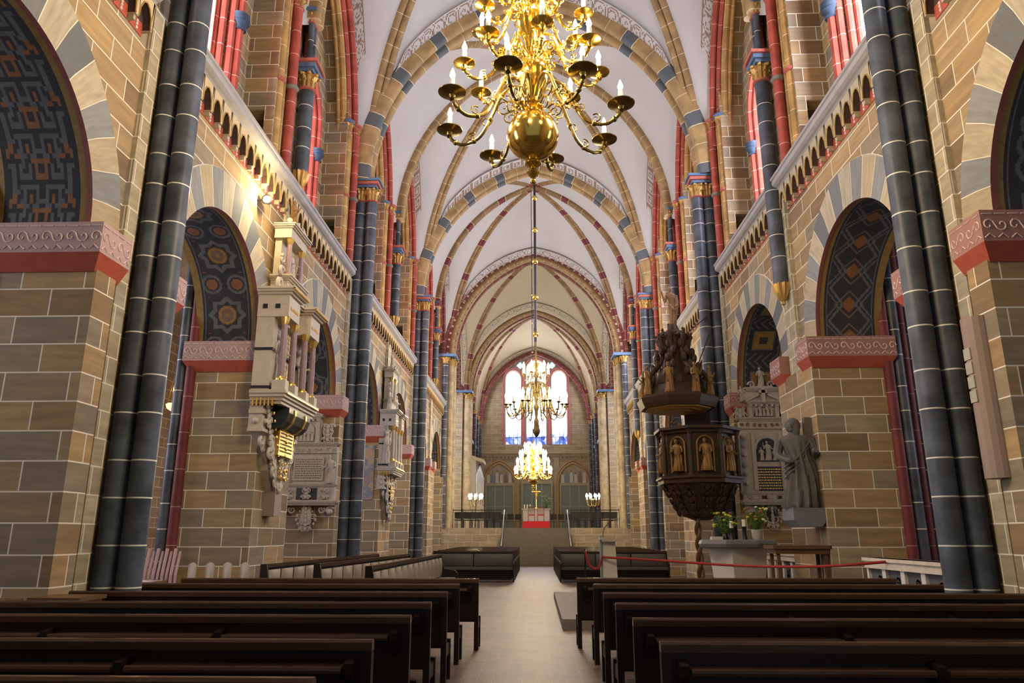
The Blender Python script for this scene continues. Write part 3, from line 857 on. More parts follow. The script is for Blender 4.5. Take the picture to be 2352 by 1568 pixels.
for s in (-1, 1):
    for y in (44.0, 55.6):
        near = y < 50; z0 = 0 if near else 1.97
        t = thing('crossing_pier', 'pale clustered crossing pier on the %s, %s' % (SIDE[s], 'before the choir platform' if near else 'beside the small lit side chandelier'), 'column', (s*5.2, y, z0), group='crossing piers')
        m = MB(); m.box(min(s*5.45, s*6.7), max(s*5.45, s*6.7), y-.8, y+.55 if near else y+.1, z0, 12)
        m.build('pier_core', 'masonry_pale', t)
        L = ((5.36, -.9, .17, 'slate_shaft'), (5.1, -.45, .19, 'beige_shaft'), (5.0, .15, .19, 'beige_shaft')) if near else ((6.1, -.55, .31, 'beige_shaft'), (5.6, -.62, .12, 'slate_shaft'), (5.13, -.4, .31, 'beige_shaft'), (5.0, .2, .2, 'beige_shaft'))
        for (x, dy, r, mt) in L:
            shaft(s*x, y+dy, z0, 11.62, r, mt, t, 16)
            mm = MB(); capital(mm, (s*x, y+dy, 11.55), r, .45); mm.build('capital', ['capital_gold', 'capital_gold', 'capital_gold'], t, smooth=True)
        MB().box(min(s*4.72, s*6.5), max(s*4.72, s*6.5), y-1.05, y+.4, 12.0, 12.16).build('abacus', 'capital_blue', t)
    m = MB(); m.box(min(s*5.5, s*6), max(s*5.5, s*6), 56, 69, 0, 12.2); m.box(min(s*6.2, s*6.5), max(s*6.2, s*6.5), 56, 69, 12.2, 21)
    w = struct(m.build('wall_choir_'+SIDE[s], 'masonry_pale'), 'pale stone choir wall, %s side' % SIDE[s])
    struct(MB().box(min(s*9.2, s*9.5), max(s*9.2, s*9.5), 44.1, 56, 0, 21).build('wall_transept_'+SIDE[s], 'masonry_pale'), 'transept wall beyond the crossing, %s side' % SIDE[s])
    for yy in (58.4, 62.3, 65.6, 68.6):
        for (dx, mt) in ((0, 'slate_shaft'), (.2, 'red_shaft')):
            MB().lathe([(.12, 0), (.12, 9.65)], (s*(5.12+dx), yy+dx*1.4, 1.97), 10).build('wall_shaft', mt, w, smooth=True)
            m = MB(); capital(m, (s*(5.12+dx), yy+dx*1.4, 11.55), .13, .4, leaves=6); m.build('capital', ['capital_gold', 'capital_red', 'capital_blue'], w, smooth=True)
    MB().box(min(s*5.2, s*5.5), max(s*5.2, s*5.5), 56.2, 69, 8.95, 9.2).build('cornice', 'cornice', w)
    for yy in (59, 65.5):
        mm = MB(); oo = lancet(0, 1.2, 12.6, 14.8)
        mm.add([(s*6.19, yy+q[0], q[1]) for q in oo] + [(s*6.19, yy, 13.5)], [(k, k+1, len(oo)) for k in range(len(oo)-1)] + [(len(oo)-1, 0, len(oo))], 0, [((oo[k][0]+2, oo[k][1]), (oo[k+1][0]+2, oo[k+1][1]), (2, 13.5)) for k in range(len(oo)-1)] + [((1, 12), (3, 12), (2, 13.5))])
        NW[0] += 1
        wo = struct(mm.build('window_%d' % NW[0], 'glass_choir', normals=False), 'choir side window')
        MB().tube([(s*6.16, yy+q[0]*1.1, q[1]) for q in oo], .1, 8).build('window_frame', 'red_shaft', wo, smooth=True)
    # large transept window light
    for yy in (49.8,):
        mm = MB(); oo = lancet(0, 2.0, 7, 12.5)
        mm.add([(s*9.19, yy+q[0], q[1]) for q in oo] + [(s*9.19, yy, 10)], [(k, (k+1) % len(oo), len(oo)) for k in range(len(oo))], 0, [((oo[k][0]+3, oo[k][1]), (oo[(k+1) % len(oo)][0]+3, oo[(k+1) % len(oo)][1]), (3, 10)) for k in range(len(oo))])
        NW[0] += 1; struct(mm.build('window_%d' % NW[0], 'glass_choir', normals=False), 'transept window')
m = MB()
for (dy, dx, r) in ((0, .05, .13), (.25, .25, .13), (-.2, -.12, .1)):
    sweep_down(m, pointed(68.7+dy, 5.0+dx, 12.0, 18.45+dx*.8), roll_prof(r), (0, 1, 0))
m.build('wall_arch_roll', 'rib_red', cK, smooth=True)

# ---- end wall
YE = 69.0
m = MB(); ZT = 21
wins = [(-2.05, .78, 9.75, 15.95), (0.12, .98, 9.75, 16.75), (2.3, .76, 9.75, 15.95)]
edges = [-7.5]
for c, hw, z0, z1 in wins: edges += [c-hw, c+hw]
edges.append(7.5)
for i in range(0, len(edges), 2): m.box(edges[i], edges[i+1], YE, YE+.6, 0, ZT)
for c, hw, z0, z1 in wins:
    m.box(c-hw, c+hw, YE, YE+.6, 0, z0)
    o = [(c + hw*cos(pi*k/16), z1 + hw*1.15*sin(pi*k/16)) for k in range(17)]
    for a, b in zip(o, o[1:]):
        m.add([(a[0], YE, a[1]), (b[0], YE, b[1]), (b[0], YE, ZT), (a[0], YE, ZT)], [(0, 1, 2, 3)])
        m.add([(a[0], YE, a[1]), (b[0], YE, b[1]), (b[0], YE+.6, b[1]), (a[0], YE+.6, a[1])], [(0, 1, 2, 3)])
wE = struct(m.build('wall_end', 'masonry_pale', normals=False), 'pale stone east wall with three tall windows')
for c, hw, z0, z1 in wins:
    NW[0] += 1
    o = [(c+hw, z0)] + [(c + hw*cos(pi*k/16), z1 + hw*1.15*sin(pi*k/16)) for k in range(17)] + [(c-hw, z0)]
    g = MB(); n = len(o); ce = (c, YE+.35, (z0+z1)/2)
    g.add([(q[0], YE+.35, q[1]) for q in o] + [ce], [(k, (k+1) % n, n) for k in range(n)], 0, [((o[k][0]+9, o[k][1]-z0), (o[(k+1) % n][0]+9, o[(k+1) % n][1]-z0), (c+9, ce[2]-z0)) for k in range(n)])
    wo = struct(g.build('window_%d' % NW[0], 'glass_end', normals=False), 'brilliantly lit stained glass lancet of the east wall')
    f = MB()
    for (e, yo, r) in ((.0, .2, .07), (.1, .05, .07), (.2, -.05, .06)):
        oo = [(c+hw+e, z0)] + [(c + (hw+e)*cos(pi*k/16), z1 + (hw+e)*1.15*sin(pi*k/16)) for k in range(17)] + [(c-hw-e, z0)]
        f.tube([(q[0], YE+yo, q[1]) for q in oo], r, 8)
    f.build('window_frame', 'frame_rose', wo, smooth=True)
    l = MB()
    for k in range(1, 4): l.box(c-hw+k*hw/2-.02, c-hw+k*hw/2+.02, YE+.3, YE+.34, z0, z1+.3)
    for k in range(1, 10): l.box(c-hw, c+hw, YE+.3, YE+.34, z0+k*.7-.02, z0+k*.7+.02)
    l.build('leading', 'lead', wo)
for dx in (-1.39, 1.66):     # small quatrefoils
    q = MB()
    for k in range(4): q.lathe([(.17, 0), (.17, .04)], (0, 0, 0), 12)
    q = MB()
    for k in range(4):
        a = pi/2*k; q.prism([(dx + .15*cos(a) + .15*cos(t*pi/6), 17.3 + .15*sin(a) + .15*sin(t*pi/6)) for t in range(12)], 'y', YE-.03-.001*k, YE+.02)
    NW[0] += 1
    struct(q.build('window_%d' % NW[0], 'quatre'), 'small blue quatrefoil window beside the middle lancet')
# string course with little arches, pilasters, niches
m = MB()
m.box(-5.4, 5.5, YE-.28, YE, 8.88, 9.05); m.box(-5.4, 5.5, YE-.2, YE, 8.8, 8.88)
for k in range(30):
    x = -5.2 + k*.36
    for t in range(8):
        a0, a1 = pi*t/8, pi*(t+1)/8
        m.add([(x+.18+.13*cos(a0), YE-.14, 8.5+.16*sin(a0)), (x+.18+.13*cos(a1), YE-.14, 8.5+.16*sin(a1)), (x+.18+.18*cos(a1), YE-.14, 8.8), (x+.18+.18*cos(a0), YE-.14, 8.8)], [(0, 1, 2, 3)])
    m.cbox((x, YE-.08, 8.44), (.09, .16, .16))
m.build('string_course', 'ashlar_pale', wE)
m = MB()
for x in (-4.95, -1.75, 1.75+.2, 5.15): m.box(x-.22, x+.22, YE-.12, YE, 1.97, 8.5)
m.build('pilaster', 'ashlar_pale', wE)
def niche_paint():
    n = NT('niche_fresco', .9); p, t = n.pos()
    f = n.noise(1.6, 5, n.vec(p[0]*1.6, 0.0, p[2]*.8)); z = n_e(n, p[2], 6.1, 8.2)
    n.color(n.mix(z, n.ramp(f, [(.3, (.10, .09, .10)), (.5, (.30, .27, .26)), (.6, (.16, .14, .16)), (.75, (.34, .28, .22))]), (.42, .36, .24)))
niche_paint()
for k, cx in enumerate((-3.35, 3.5)):
    R = 2.1; hw = 1.35
    def outl(hw, zs, n=12):
        Rr = hw*1.35; cc = Rr-hw; a1 = math.acos(cc/Rr)
        r = [(-cc + Rr*cos(a1*q/n), zs + Rr*sin(a1*q/n)) for q in range(n+1)]
        return r + [(-p[0], p[1]) for p in r[-2::-1]]
    o = outl(hw, 6.15)
    m = MB(); m.add([(cx+q[0], YE-.06, q[1]) for q in o], [tuple(range(len(o)))])
    fr = m.build('fresco_panel', 'niche_fresco', wE)
    f = MB()
    for e, r in ((.08, .1), (.26, .06)):
        oo = [(hw+e, 1.97)] + outl(hw+e, 6.15) + [(-hw-e, 1.97)]
        f.tube([(cx+q[0], YE-.1, q[1]) for q in oo], r, 8)
    f.build('niche_moulding', 'niche_mould', wE, smooth=True)
    g = MB()       # painted figures standing in a row
    for i in range(6):
        x = cx - 1.0 + i*.4; h = .95 + .12*((i*7) % 3); mi = [0, 1, 0, 0, 2, 0][i]
        g.add([(x-.16, YE-.065-.001*i, 6.2), (x+.16, YE-.065-.001*i, 6.2), (x+.12, YE-.065-.001*i, 6.2+h*.8), (x-.1, YE-.065-.001*i, 6.2+h*.82)], [(0, 1, 2, 3)], mi)
        g.add([(x + .075*cos(t*pi/4), YE-.068, 6.2+h*.92+.085*sin(t*pi/4)) for t in range(8)], [tuple(range(8))], 2)
    g.build('painted_figures', ['robe_white', 'robe_blue', 'robe_dark'], wE)
for k, (a, b, z1) in enumerate(((-4.55, -2.05, 5.95), (-1.2, 1.45, 6.1), (2.3, 4.8, 5.95))):
    t = thing('altar_screen', 'grey-green panelled screen %s' % ('under the left wall painting', 'behind the altar, in the middle', 'under the right wall painting')[k], 'screen', ((a+b)/2, YE-.2, 1.97), group='grey-green screens on the end wall')
    MB().box(a, b, YE-.2, YE-.14, 1.97, z1).build('panel', 'screen_green', t)
    m = MB(); m.box(a-.1, a+.04, YE-.26, YE-.14, 1.97, z1); m.box(b-.04, b+.1, YE-.26, YE-.14, 1.97, z1); m.box(a-.1, b+.1, YE-.26, YE-.14, z1, z1+.25); m.build('frame', 'ashlar_pale', t)
    m = MB()
    for x in (a + (b-a)/3, a + 2*(b-a)/3): m.box(x-.015, x+.015, YE-.215, YE-.195, 1.97, z1)
    m.box(a, b, YE-.215, YE-.195, (1.97+z1)/2+.1, (1.97+z1)/2+.13); m.build('glazing_bar', 'paint_pale', t)

# ---- floor, aisles
def floorm():
    n = NT('paving', .5, spec=.3); p, t = n.pos()
    bt = n.node('ShaderNodeTexBrick', offset=.5); n.link(n.vec(p[0], p[1]), bt.inputs['Vector'])
    for k, q in (('Color1', (0, 0, 0, 1)), ('Color2', (1, 1, 1, 1)), ('Mortar', (0, 0, 0, 1))): bt.inputs[k].default_value = q
    for k, q in (('Scale', 1), ('Mortar Size', .006), ('Mortar Smooth', .2), ('Brick Width', .34), ('Row Height', .17)): bt.inputs[k].default_value = q
    c = n.ramp(E(n.nt, bt.outputs[0]), [(0, (.075, .048, .037)), (.5, (.115, .073, .055)), (1, (.15, .10, .075))])
    c = n.mix(n_e(n, n.noise(1.2, 5, n.vec(p[0], p[1])), .35, .7), n.mix(.35, c, (.10, .08, .07)), c)
    n.color(n.mix(E(n.nt, bt.outputs['Fac']), c, (.22, .17, .13))); n.bump(E(n.nt, bt.outputs['Fac'])*-1.0 + n.noise(9, 3, n.vec(p[0], p[1]))*.5, .35, .01)
floorm()
struct(MB().box(-13, 13, -4, 70, -.3, 0).build('floor', 'paving'), 'reddish brown tiled church floor')
for s in (-1, 1):
    X = s*11.5
    m = MB(); cs = [5, 13, 21, 29, 37]; e = [-3.0]
    for c in cs: e += [c-.9, c+.9]
    e.append(44.6)
    for i in range(0, len(e), 2): m.box(min(X, X+s*.6), max(X, X+s*.6), e[i], e[i+1], 0, 11)
    for c in cs:
        m.box(min(X, X+s*.6), max(X, X+s*.6), c-.9, c+.9, 0, 2.6); m.box(min(X, X+s*.6), max(X, X+s*.6), c-.9, c+.9, 9, 11)
    w = struct(m.build('wall_aisle_'+SIDE[s], 'masonry_aisle'), 'outer wall of the %s aisle' % SIDE[s])
    for c in cs:
        NW[0] += 1
        oo = lancet(0, .9, 2.6, 7.6)
        mm = MB(); mm.add([(X+s*.25, c+q[0], q[1]) for q in oo] + [(X+s*.25, c, 5)], [(k, (k+1) % len(oo), len(oo)) for k in range(len(oo))], 0, [((oo[k][0]+2, oo[k][1]), (oo[(k+1) % len(oo)][0]+2, oo[(k+1) % len(oo)][1]), (2, 5)) for k in range(len(oo))])
        wo = struct(mm.build('window_%d' % NW[0], 'glass_aisle_'+SIDE[s], normals=False), 'blue tinted aisle window')
        MB().tube([(X+s*.05, c+q[0]*1.05, q[1]) for q in oo], .12, 8).build('window_frame', 'red_shaft', wo, smooth=True)
    # aisle responds and cross arches
    for y in (9, 17, 25, 33):
        for (x, dy, mt, r) in ((11.2, 0, 'slate_shaft', .17), (10.95, .25, 'dark_red_shaft', .13), (10.95, -.25, 'dark_red_shaft', .13)):
            MB().lathe([(r, 0), (r, 7)], (s*x, y+dy, 0), 12).build('aisle_shaft', mt, w, smooth=True)
    # shafts on the back of the nave piers
    for y in [9.25, 15.0, 20.75, 26.5, 32.25]:
        for (x, dy, mt, r) in ((6.78, -1.0, 'dark_red_shaft', .1), (6.99, -.98, 'slate_shaft', .1)) + (((7.2, -.8, 'dark_red_shaft', .1), (7.4, -.6, 'slate_shaft', .1)) if s > 0 else ()):
            MB().lathe([(r, 0), (r, 7.4)], (s*x, y+dy, 0), 12).build('aisle_shaft', mt, w, smooth=True)
    # aisle vault
    P = MB().grid(lambda a, b: (s*(6.7 + 5*b), -2.6 + 47*a, 7.2 + 2.6*sin(pi*b) + .8*abs(sin(a*47/5.75*pi))), 64, 12)
    struct(P.build('ceiling_aisle_'+SIDE[s], 'aisle_plaster'), 'plastered vault of the %s aisle' % SIDE[s])

# ---- raised choir platform and stairs
struct(MB().box(-5.5, 5.5, 43.6, 69, 0, 1.97).box(-5.5, -1.95, 43.3, 43.6, 0, 1.97).box(1.95, 5.5, 43.3, 43.6, 0, 1.97).box(-9.2, 9.2, 45, 55.7, 0, 1.97).build('floor_choir', 'masonry_pale'), 'raised choir platform faced with pale stone blocks')
m = MB(); n = 13
for k in range(n): m.box(-1.94, 1.94, 40.0 + k*.28, 43.6, k*1.97/n, (k+1)*1.97/n)
struct(m.build('floor_stairs', 'stair_stone'), 'dark stone stairs up to the choir')
for s in (-1, 1):
    struct(MB().box(min(s*1.94, s*5.5), max(s*1.94, s*5.5), 42.9, 43.3, 0, 1.9).build('trim_platform_'+SIDE[s], 'masonry_pale'))
# ------------------------------------------------------------------ furnishing materials
def wood(name, c, rough=.35, sc_=3):
    n = NT(name, rough, spec=.3); f = n.noise(sc_, 6); m = n.node('ShaderNodeMapping'); n.link(n.objc(), m.inputs[0]); m.inputs['Scale'].default_value = (1.2, 12, 12)
    g = n.noise(sc_, 5, m.outputs[0]); n.color(n.mix(g, [q*.55 for q in c], [q*1.5 for q in c])); n.bump(g, .08)
wood('pew_wood', (.014, .007, .004), .38)
wood('pew_rail', (.07, .038, .022), .22)  # lighter than the pew wood: window highlights put into the rail colour
wood('pulpit_wood', (.05, .028, .013), .5)
wood('chest_wood', (.42, .10, .025), .5); wood('oak', (.12, .06, .025), .45)
plain('leather', (.26, .205, .14), .42, sc_=5, var=.15, spec=.5); plain('leather_dark', (.085, .08, .062), .4, sc_=5, spec=.5)
plain('alabaster', (.50, .43, .33), .55, sc_=10, var=.2); plain('alabaster_dim', (.42, .38, .32), .65, sc_=10, var=.25)
plain('marble_mauve', (.27, .18, .18), .35, sc_=14, var=.4); plain('marble_black', (.025, .027, .03), .25, sc_=4)
plain('gilt', (.80, .54, .15), .3, 1.0, sc_=12, var=.2); plain('gilt_wood', (.24, .135, .04), .45, .3, sc_=12)
plain('brass', (.86, .60, .14), .16, 1.0, .12, 5); plain('brass_dark', (.32, .23, .07), .25, 1.0, .2, 5)  # dark copy puts shade of the low tier's undersides into the brass colour
plain('iron_gold', (.15, .11, .04), .45, .8, .4, 10)
plain('statue_stone', (.11, .10, .085), .75, sc_=9, var=.3); plain('bracket_grey', (.16, .16, .17), .7)
plain('candle_wax', (.86, .82, .68), .5, var=.04); plain('white_stone', (.60, .57, .50), .6, sc_=5, var=.1)
plain('altar_grey', (.17, .17, .165), .55, sc_=5); plain('slab_grey', (.21, .19, .17), .7, sc_=4, var=.15); plain('slab_side', (.05, .045, .04), .7)
plain('rope_red', (.30, .025, .02), .7); plain('carpet_red', (.50, .03, .03), .95, sc_=20)
plain('leaf_green', (.13, .24, .04), .6, sc_=20, var=.4); plain('flower_yellow', (.75, .65, .08), .6); plain('flower_red', (.45, .06, .09), .6); plain('flower_white', (.8, .78, .7), .6)
plain('pot_white', (.55, .52, .46), .5); plain('metal_dark', (.05, .05, .055), .35, .8); plain('chrome', (.65, .66, .7), .2, 1.0)
plain('chair_dark', (.045, .043, .035), .45); plain('speaker_brown', (.30, .22, .18), .6, var=.1)
plain('relief_dark', (.09, .09, .085), .7, sc_=12, var=.4); plain('relief_cream', (.58, .50, .38), .7, sc_=8); plain('organ_pipe', (.62, .63, .60), .3, .6)
plain('soffit_gilding', (.55, .34, .08), .5, .2); plain('text_dark', (.13, .10, .07), .8); plain('plaque_grey', (.40, .37, .30), .7, var=.1); plain('robe_flag', (.5, .42, .36), .8)
def fresco():
    n = NT('fresco', .9); f = n.noise(2.2, 6)
    n.color(n.ramp(f, [(.32, (.20, .17, .16)), (.42, (.36, .24, .20)), (.5, (.14, .20, .26)), (.57, (.38, .30, .24)), (.66, (.46, .28, .14)), (.8, (.30, .20, .18))]))
fresco()
fl_ = NT('flame', .5); fl_.color((1, .8, .5)).emit((1.0, .80, .50), FLAME)

def catmull(P, n=5):
    P = [Vector(p) for p in P]; Q = [P[0]*2-P[1]] + P + [P[-1]*2-P[-2]]; out = []
    for i in range(1, len(Q)-2):
        for k in range(n):
            t = k/n; a, b, c, d = Q[i-1:i+3]
            out.append(.5*((2*b) + (c-a)*t + (2*a-5*b+4*c-d)*t*t + (3*b-a-3*c+d)*t**3))
    return out + [P[-1]]
def scroll(mb, x, z, y, r, d=1, a0=0, turns=1.6, th=None, mi=0):
    n = 14; th = th or r*.2
    pts = [(x + d*r*(1-.85*t/n)*cos(a0+turns*2*pi*t/n), y, z + r*(1-.85*t/n)*sin(a0+turns*2*pi*t/n)) for t in range(n+1)]
    mb.tube(pts, th, 5, mi, scale=[1-.5*t/n for t in range(n+1)])
def orn(mb, shape, y, n, size, rng, mi=0):
    """mirrored carved foliage; shape(z fraction) -> half width; over z0..z1"""
    z0, z1, hw = shape
    for k in range(n):
        t = (k+.5)/n; z = z0 + (z1-z0)*t; h = hw(t)
        x = h*(.15 + .85*rng.random()); r = size*(.6+.6*rng.random())
        for s in (-1, 1):
            scroll(mb, s*x, z, y - rng.random()*.03, r, s, rng.random()*0 + k*2.1, 1.4, r*.26, mi)
            mb.ball((s*h*.9, y-.02, z + size*.4), r*.42, 6, 4, mi, (1, .8, 1.4))
        mb.ball((0, y-.04, z), r*.55, 6, 5, mi, (1, .7, 1.3))
def figure(mb, o, h, mi=0, mh=None, face=0.0, arms=((-.35, .55), (.35, .6)), sway=.03, kneel=False, bare=False, folds=9, wide=1.0):
    """robed statue of height h standing at o, looking towards -Y turned by face"""
    mh = mi if mh is None else mh
    R = [(0, .15, .12), (.04, .165, .13), (.2, .14, .115), (.36, .125, .105), (.5, .118, .095), (.6, .10, .08), (.7, .125, .088), (.775, .145, .085), (.81, .12, .075), (.835, .05, .045), (.87, .038, .038)]
    if bare: R = [(0, .06, .05), (.02, .09, .06), (.25, .085, .07), (.36, .11, .09), (.48, .125, .095), (.54, .10, .075), (.6, .088, .065), (.7, .115, .078), (.775, .14, .08), (.81, .12, .07), (.835, .045, .04), (.87, .036, .036)]
    n = 36 if wide < 1.1 else 72; vs = []; fs = []
    for (t, a, b) in R:
        off = sway*sin(t*pi*1.4)
        for k in range(n):
            an = 2*pi*k/n; m = 1 + ((.13*cos(folds*an + t*5) + .05*cos((folds+4)*an - t*9)) if t < .62 else .02*cos(5*an))
            vs.append((a*m*cos(an)+off, b*m*sin(an), t))
    for i in range(len(R)-1):
        for k in range(n): fs.append((i*n+k, i*n+(k+1) % n, (i+1)*n+(k+1) % n, (i+1)*n+k))
    fs.append(tuple(range(n))[::-1])
    b = MB().add(vs, fs, mi); offh = sway*sin(.93*pi*1.4)
    b.ball((offh, -.01, .925), .055, 12, 8, mh, (1, 1.1, 1.35))
    b.ball((offh, .012, .945), .06, 10, 6, mi, (1.02, 1.0, 1.2))           # hair
    b.cbox((offh, -.07, .925), (.014, .03, .028), mh)                     # nose
    b.ball((offh, -.05, .89), .026, 6, 4, mh, (1, 1, 1.2))                # chin / beard
    for s, (ax, az) in zip((-1, 1), arms):
        sh = Vector((s*.135, 0, .775)); el = Vector((s*(.155+abs(ax)*.08), -.02, .60)); ha = Vector((ax*.55, -.16, az))
        P = catmull([sh, el, ha], 4); b.tube(P, .036 if wide < 1.1 else .044, 8, mh, scale=[1.15-.5*i/(len(P)-1) for i in range(len(P))])
        b.ball(tuple(ha), .026, 7, 5, mh, (1, 1.2, 1.3))
        for f in range(4): b.tube([ha + Vector(((f-1.5)*.011, -.012, 0)), ha + Vector(((f-1.5)*.013, -.035, -.004)), ha + Vector(((f-1.5)*.012, -.042, -.022))], .005, 4, mh)
    if not bare:      # drapery folds
        for q in range(3): b.tube(catmull([(.12-.01*q, -.045, .73-.05*q), (.03, -.082, .58-.05*q), (-.06, -.082, .5-.05*q), (-.12, -.03, .45-.06*q)], 4), .010, 5, mi)
    M = Matrix.Translation(o) @ Matrix.Rotation(face, 4, 'Z') @ Matrix.Diagonal((h*wide, h*wide, h, 1))
    mb.xf(M, b); return mb
def column(mb, x, y, z0, z1, r, ms=0, mc=1, mbase=1):
    mb.lathe([(r*1.5, 0), (r*1.5, r*.5), (r*1.2, r*.8), (r, r*1.2)], (x, y, z0), 12, mbase)
    mb.lathe([(r, r*1.1), (r*1.03, (z1-z0)*.4), (r*.85, z1-z0-r*2.2)], (x, y, z0), 12, ms)
    mb.lathe([(r*.85, 0), (r*1.05, r*.4), (r*1.5, r*1.9), (r*1.6, r*2.2)], (x, y, z1-r*2.2), 12, mc, flute=6, fd=.25)
def textlines(mb, x0, x1, z0, z1, y, rows, mi, rng):
    dz = (z1-z0)/rows
    for r in range(rows):
        x = x0; z = z1 - dz*(r+.5)
        while x < x1 - .02:
            w = .02 + .05*rng.random(); w = min(w, x1-x); mb.box(x, x+w, y-.004, y, z-dz*.2, z+dz*.2, mi); x += w + .018
def cornice_box(mb, x0, x1, y0, z0, z1, mi=0, e=.06):
    """moulded ledge against the wall at y=0, front at y0 (negative)"""
    h = (z1-z0)/4
    for k, f in enumerate((.0, .35, .75, 1.0)): mb.box(x0-e*f, x1+e*f, y0-e*f, 0, z0+h*k, z0+h*(k+1), mi)

# ------------------------------------------------------------------ wall monuments
def tall_monument(name, label, loc, rz, k=1.0, z=(2.33, 8.65), dark=False, grp=None):
    rng = random.Random(5 if dark else 3)
    t = thing(name, label, 'monument', loc, rz, grp)
    H = (z[1]-z[0])/6.32
    def Z(v): return z[0] + (v-2.33)*H - loc[2]
    S = 'alabaster' if not dark else 'alabaster_dim'
    def part(mb, nm, mats, sm=False, par=None, lab=None):
        mb.v = [(v[0]*k, v[1]*(k*.5+.5), v[2]) for v in mb.v]
        o = mb.build(nm, mats, par or t, smooth=sm, world=False)
        if lab: o['label'] = lab
        return o
    m = MB(); m.prism([(-.08, Z(2.42)), (.08, Z(2.42)), (.4, Z(2.8)), (.6, Z(3.2)), (.9, Z(3.6)), (1.0, Z(3.98)), (-1.0, Z(3.98)), (-.9, Z(3.6)), (-.6, Z(3.2)), (-.4, Z(2.8))], 'y', -.22, 0); part(m, 'back_slab', S)
    m = MB(); orn(m, (Z(2.42), Z(3.15), lambda q: .05 + .55*q), -.29, 10, .13, rng); orn(m, (Z(3.0), Z(3.98), lambda q: .6 + .45*q), -.31, 10, .14, rng); orn(m, (Z(3.1), Z(3.98), lambda q: .55 + .3*q), -.31, 8, .12, rng)
    orn(m, (Z(2.33), Z(2.6), lambda q: .04), -.2, 3, .07, rng); part(m, 'carved_pendant', S, True)
    m = MB(); orn(m, (Z(2.6), Z(3.9), lambda q: .1 + .8*q), -.38, 9, .06, rng); part(m, 'gilt_tendrils', 'gilt', True, lab='gilded tendrils')
    m = MB(); m.box(-.42, .42, -.42, -.1, Z(3.1), Z(3.62)); pl = part(m, 'plaque', 'gilt' if not dark else 'marble_black', lab='inscription plaque')
    m = MB(); textlines(m, -.36, .36, Z(3.15), Z(3.57), -.422, 6, 0, rng); part(m, 'inscription', 'text_dark' if not dark else 'gilt', par=pl)
    if not dark:
        m = MB()
        n = 10; prof = [(-.42-.26*sin(pi*q/n), Z(3.98) - .36*(1-abs(cos(pi*q/n))**1.3) if 0 < q < n else Z(3.98)) for q in range(n+1)]
        prof = [(-.15, Z(3.98)), (-.66, Z(3.98)), (-.66, Z(3.88)), (-.6, Z(3.72)), (-.5, Z(3.62)), (-.36, Z(3.58)), (-.2, Z(3.66)), (-.15, Z(3.8))]
        m.prism([(p[0], p[1]) for p in prof], 'x', -.68, .68); part(m, 'sarcophagus', 'marble_black')
        for x in (-.34, .34): part(MB().prism([(p[0]-.02 if p[0] < -.2 else p[0], p[1]-.015) for p in prof], 'x', x-.05, x+.05), 'sarcophagus_band', 'gilt', lab='gilded band')
    for s in (-1, 1):
        m = MB()
        m.box(s*.88-.12, s*.88+.12, -.26, 0, Z(3.52), Z(3.98)); m.box(s*.88-.15, s*.88+.15, -.3, 0, Z(3.82), Z(3.9)); m.box(s*.88-.15, s*.88+.15, -.3, 0, Z(3.48), Z(3.54)); m.ball((s*.88-.13, -.14, Z(3.68)), .06, 8, 6); m.ball((s*.88, -.28, Z(3.68)), .06, 8, 6)
        scroll(m, s*.8, Z(3.35), -.2, .16, s, 1.2, 1.3, .05); scroll(m, s*.62, Z(3.2), -.2, .12, -s, 0, 1.3, .04)
        part(m, 'console', S, True)
        m = MB(); m.prism([(s*.82-.15, Z(3.98)), (s*.82+.15, Z(3.98)), (s*.82+.2, Z(4.14)), (s*.82-.2, Z(4.14))], 'y', -.5, -.02)
        for q in range(6): m.box(s*1.03-.02, s*1.03+.02, -.46+q*.075, -.43+q*.075, Z(3.96), Z(4.12), 1)
        part(m, 'fluted_bracket', ['marble_black', 'gilt'])
    m = MB(); cornice_box(m, -1.0, 1.0, -.6, Z(4.0), Z(4.26), 0, .1); part(m, 'ledge', S)
    m = MB(); m.box(-1.02, 1.02, -.72, -.6, Z(4.19), Z(4.22)); part(m, 'gilt_edge', 'gilt')
    m = MB(); m.box(-.98, .98, -.22, 0, Z(4.26), Z(5.72)); m.box(-1.02, -.78, -.34, 0, Z(4.26), Z(5.72)); m.box(.78, 1.02, -.34, 0, Z(4.26), Z(5.72)); part(m, 'back_panel', S)
    m = MB()
    for zz in (4.3, 5.05): m.box(-1.04, 1.04, -.36, 0, Z(zz), Z(zz)+.05)
    part(m, 'dark_band', 'marble_black')
    if dark:
        for s in (-1, 1):
            m = MB(); figure(m, (s*1.08, -.3, Z(4.35)), Z(5.5)-Z(4.35)); part(m, 'side_figure', S, True); m = MB(); figure(m, (s*.85, -.3, Z(6.32)), .75); part(m, 'seated_figure', S, True)
        m = MB(); orn(m, (Z(6.3), Z(8.1), lambda q: .75-.6*q), -.22, 12, .12, rng); orn(m, (Z(2.4), Z(4.0), lambda q: .1+.8*q), -.32, 9, .13, rng); part(m, 'carved_scrollwork', S, True)
    for s in (-1, 1):
        for x in (.94, .36):
            m = MB(); m.box(s*x-.1, s*x+.1, -.66, -.4, 0+Z(4.26), Z(4.46)); part(m, 'pedestal', S)
            m = MB(); column(m, s*x, -.53, Z(4.46), Z(5.72), .068, 0, 1, 1); part(m, 'column', ['marble_mauve' if not dark else 'alabaster_dim', 'gilt', 'alabaster'][:2], True)
        m = MB(); figure(m, (s*.69, -.34, Z(4.5)), (Z(5.45)-Z(4.5)), folds=7); part(m, 'niche_figure', S, True)
        m = MB(); m.box(s*.69-.06, s*.69+.06, -.27, -.22, Z(4.55), Z(5.6)); m.box(s*.69-.14, s*.69+.14, -.3, -.22, Z(5.0), Z(5.06), 1); part(m, 'niche_panel', ['marble_mauve', 'marble_black'])
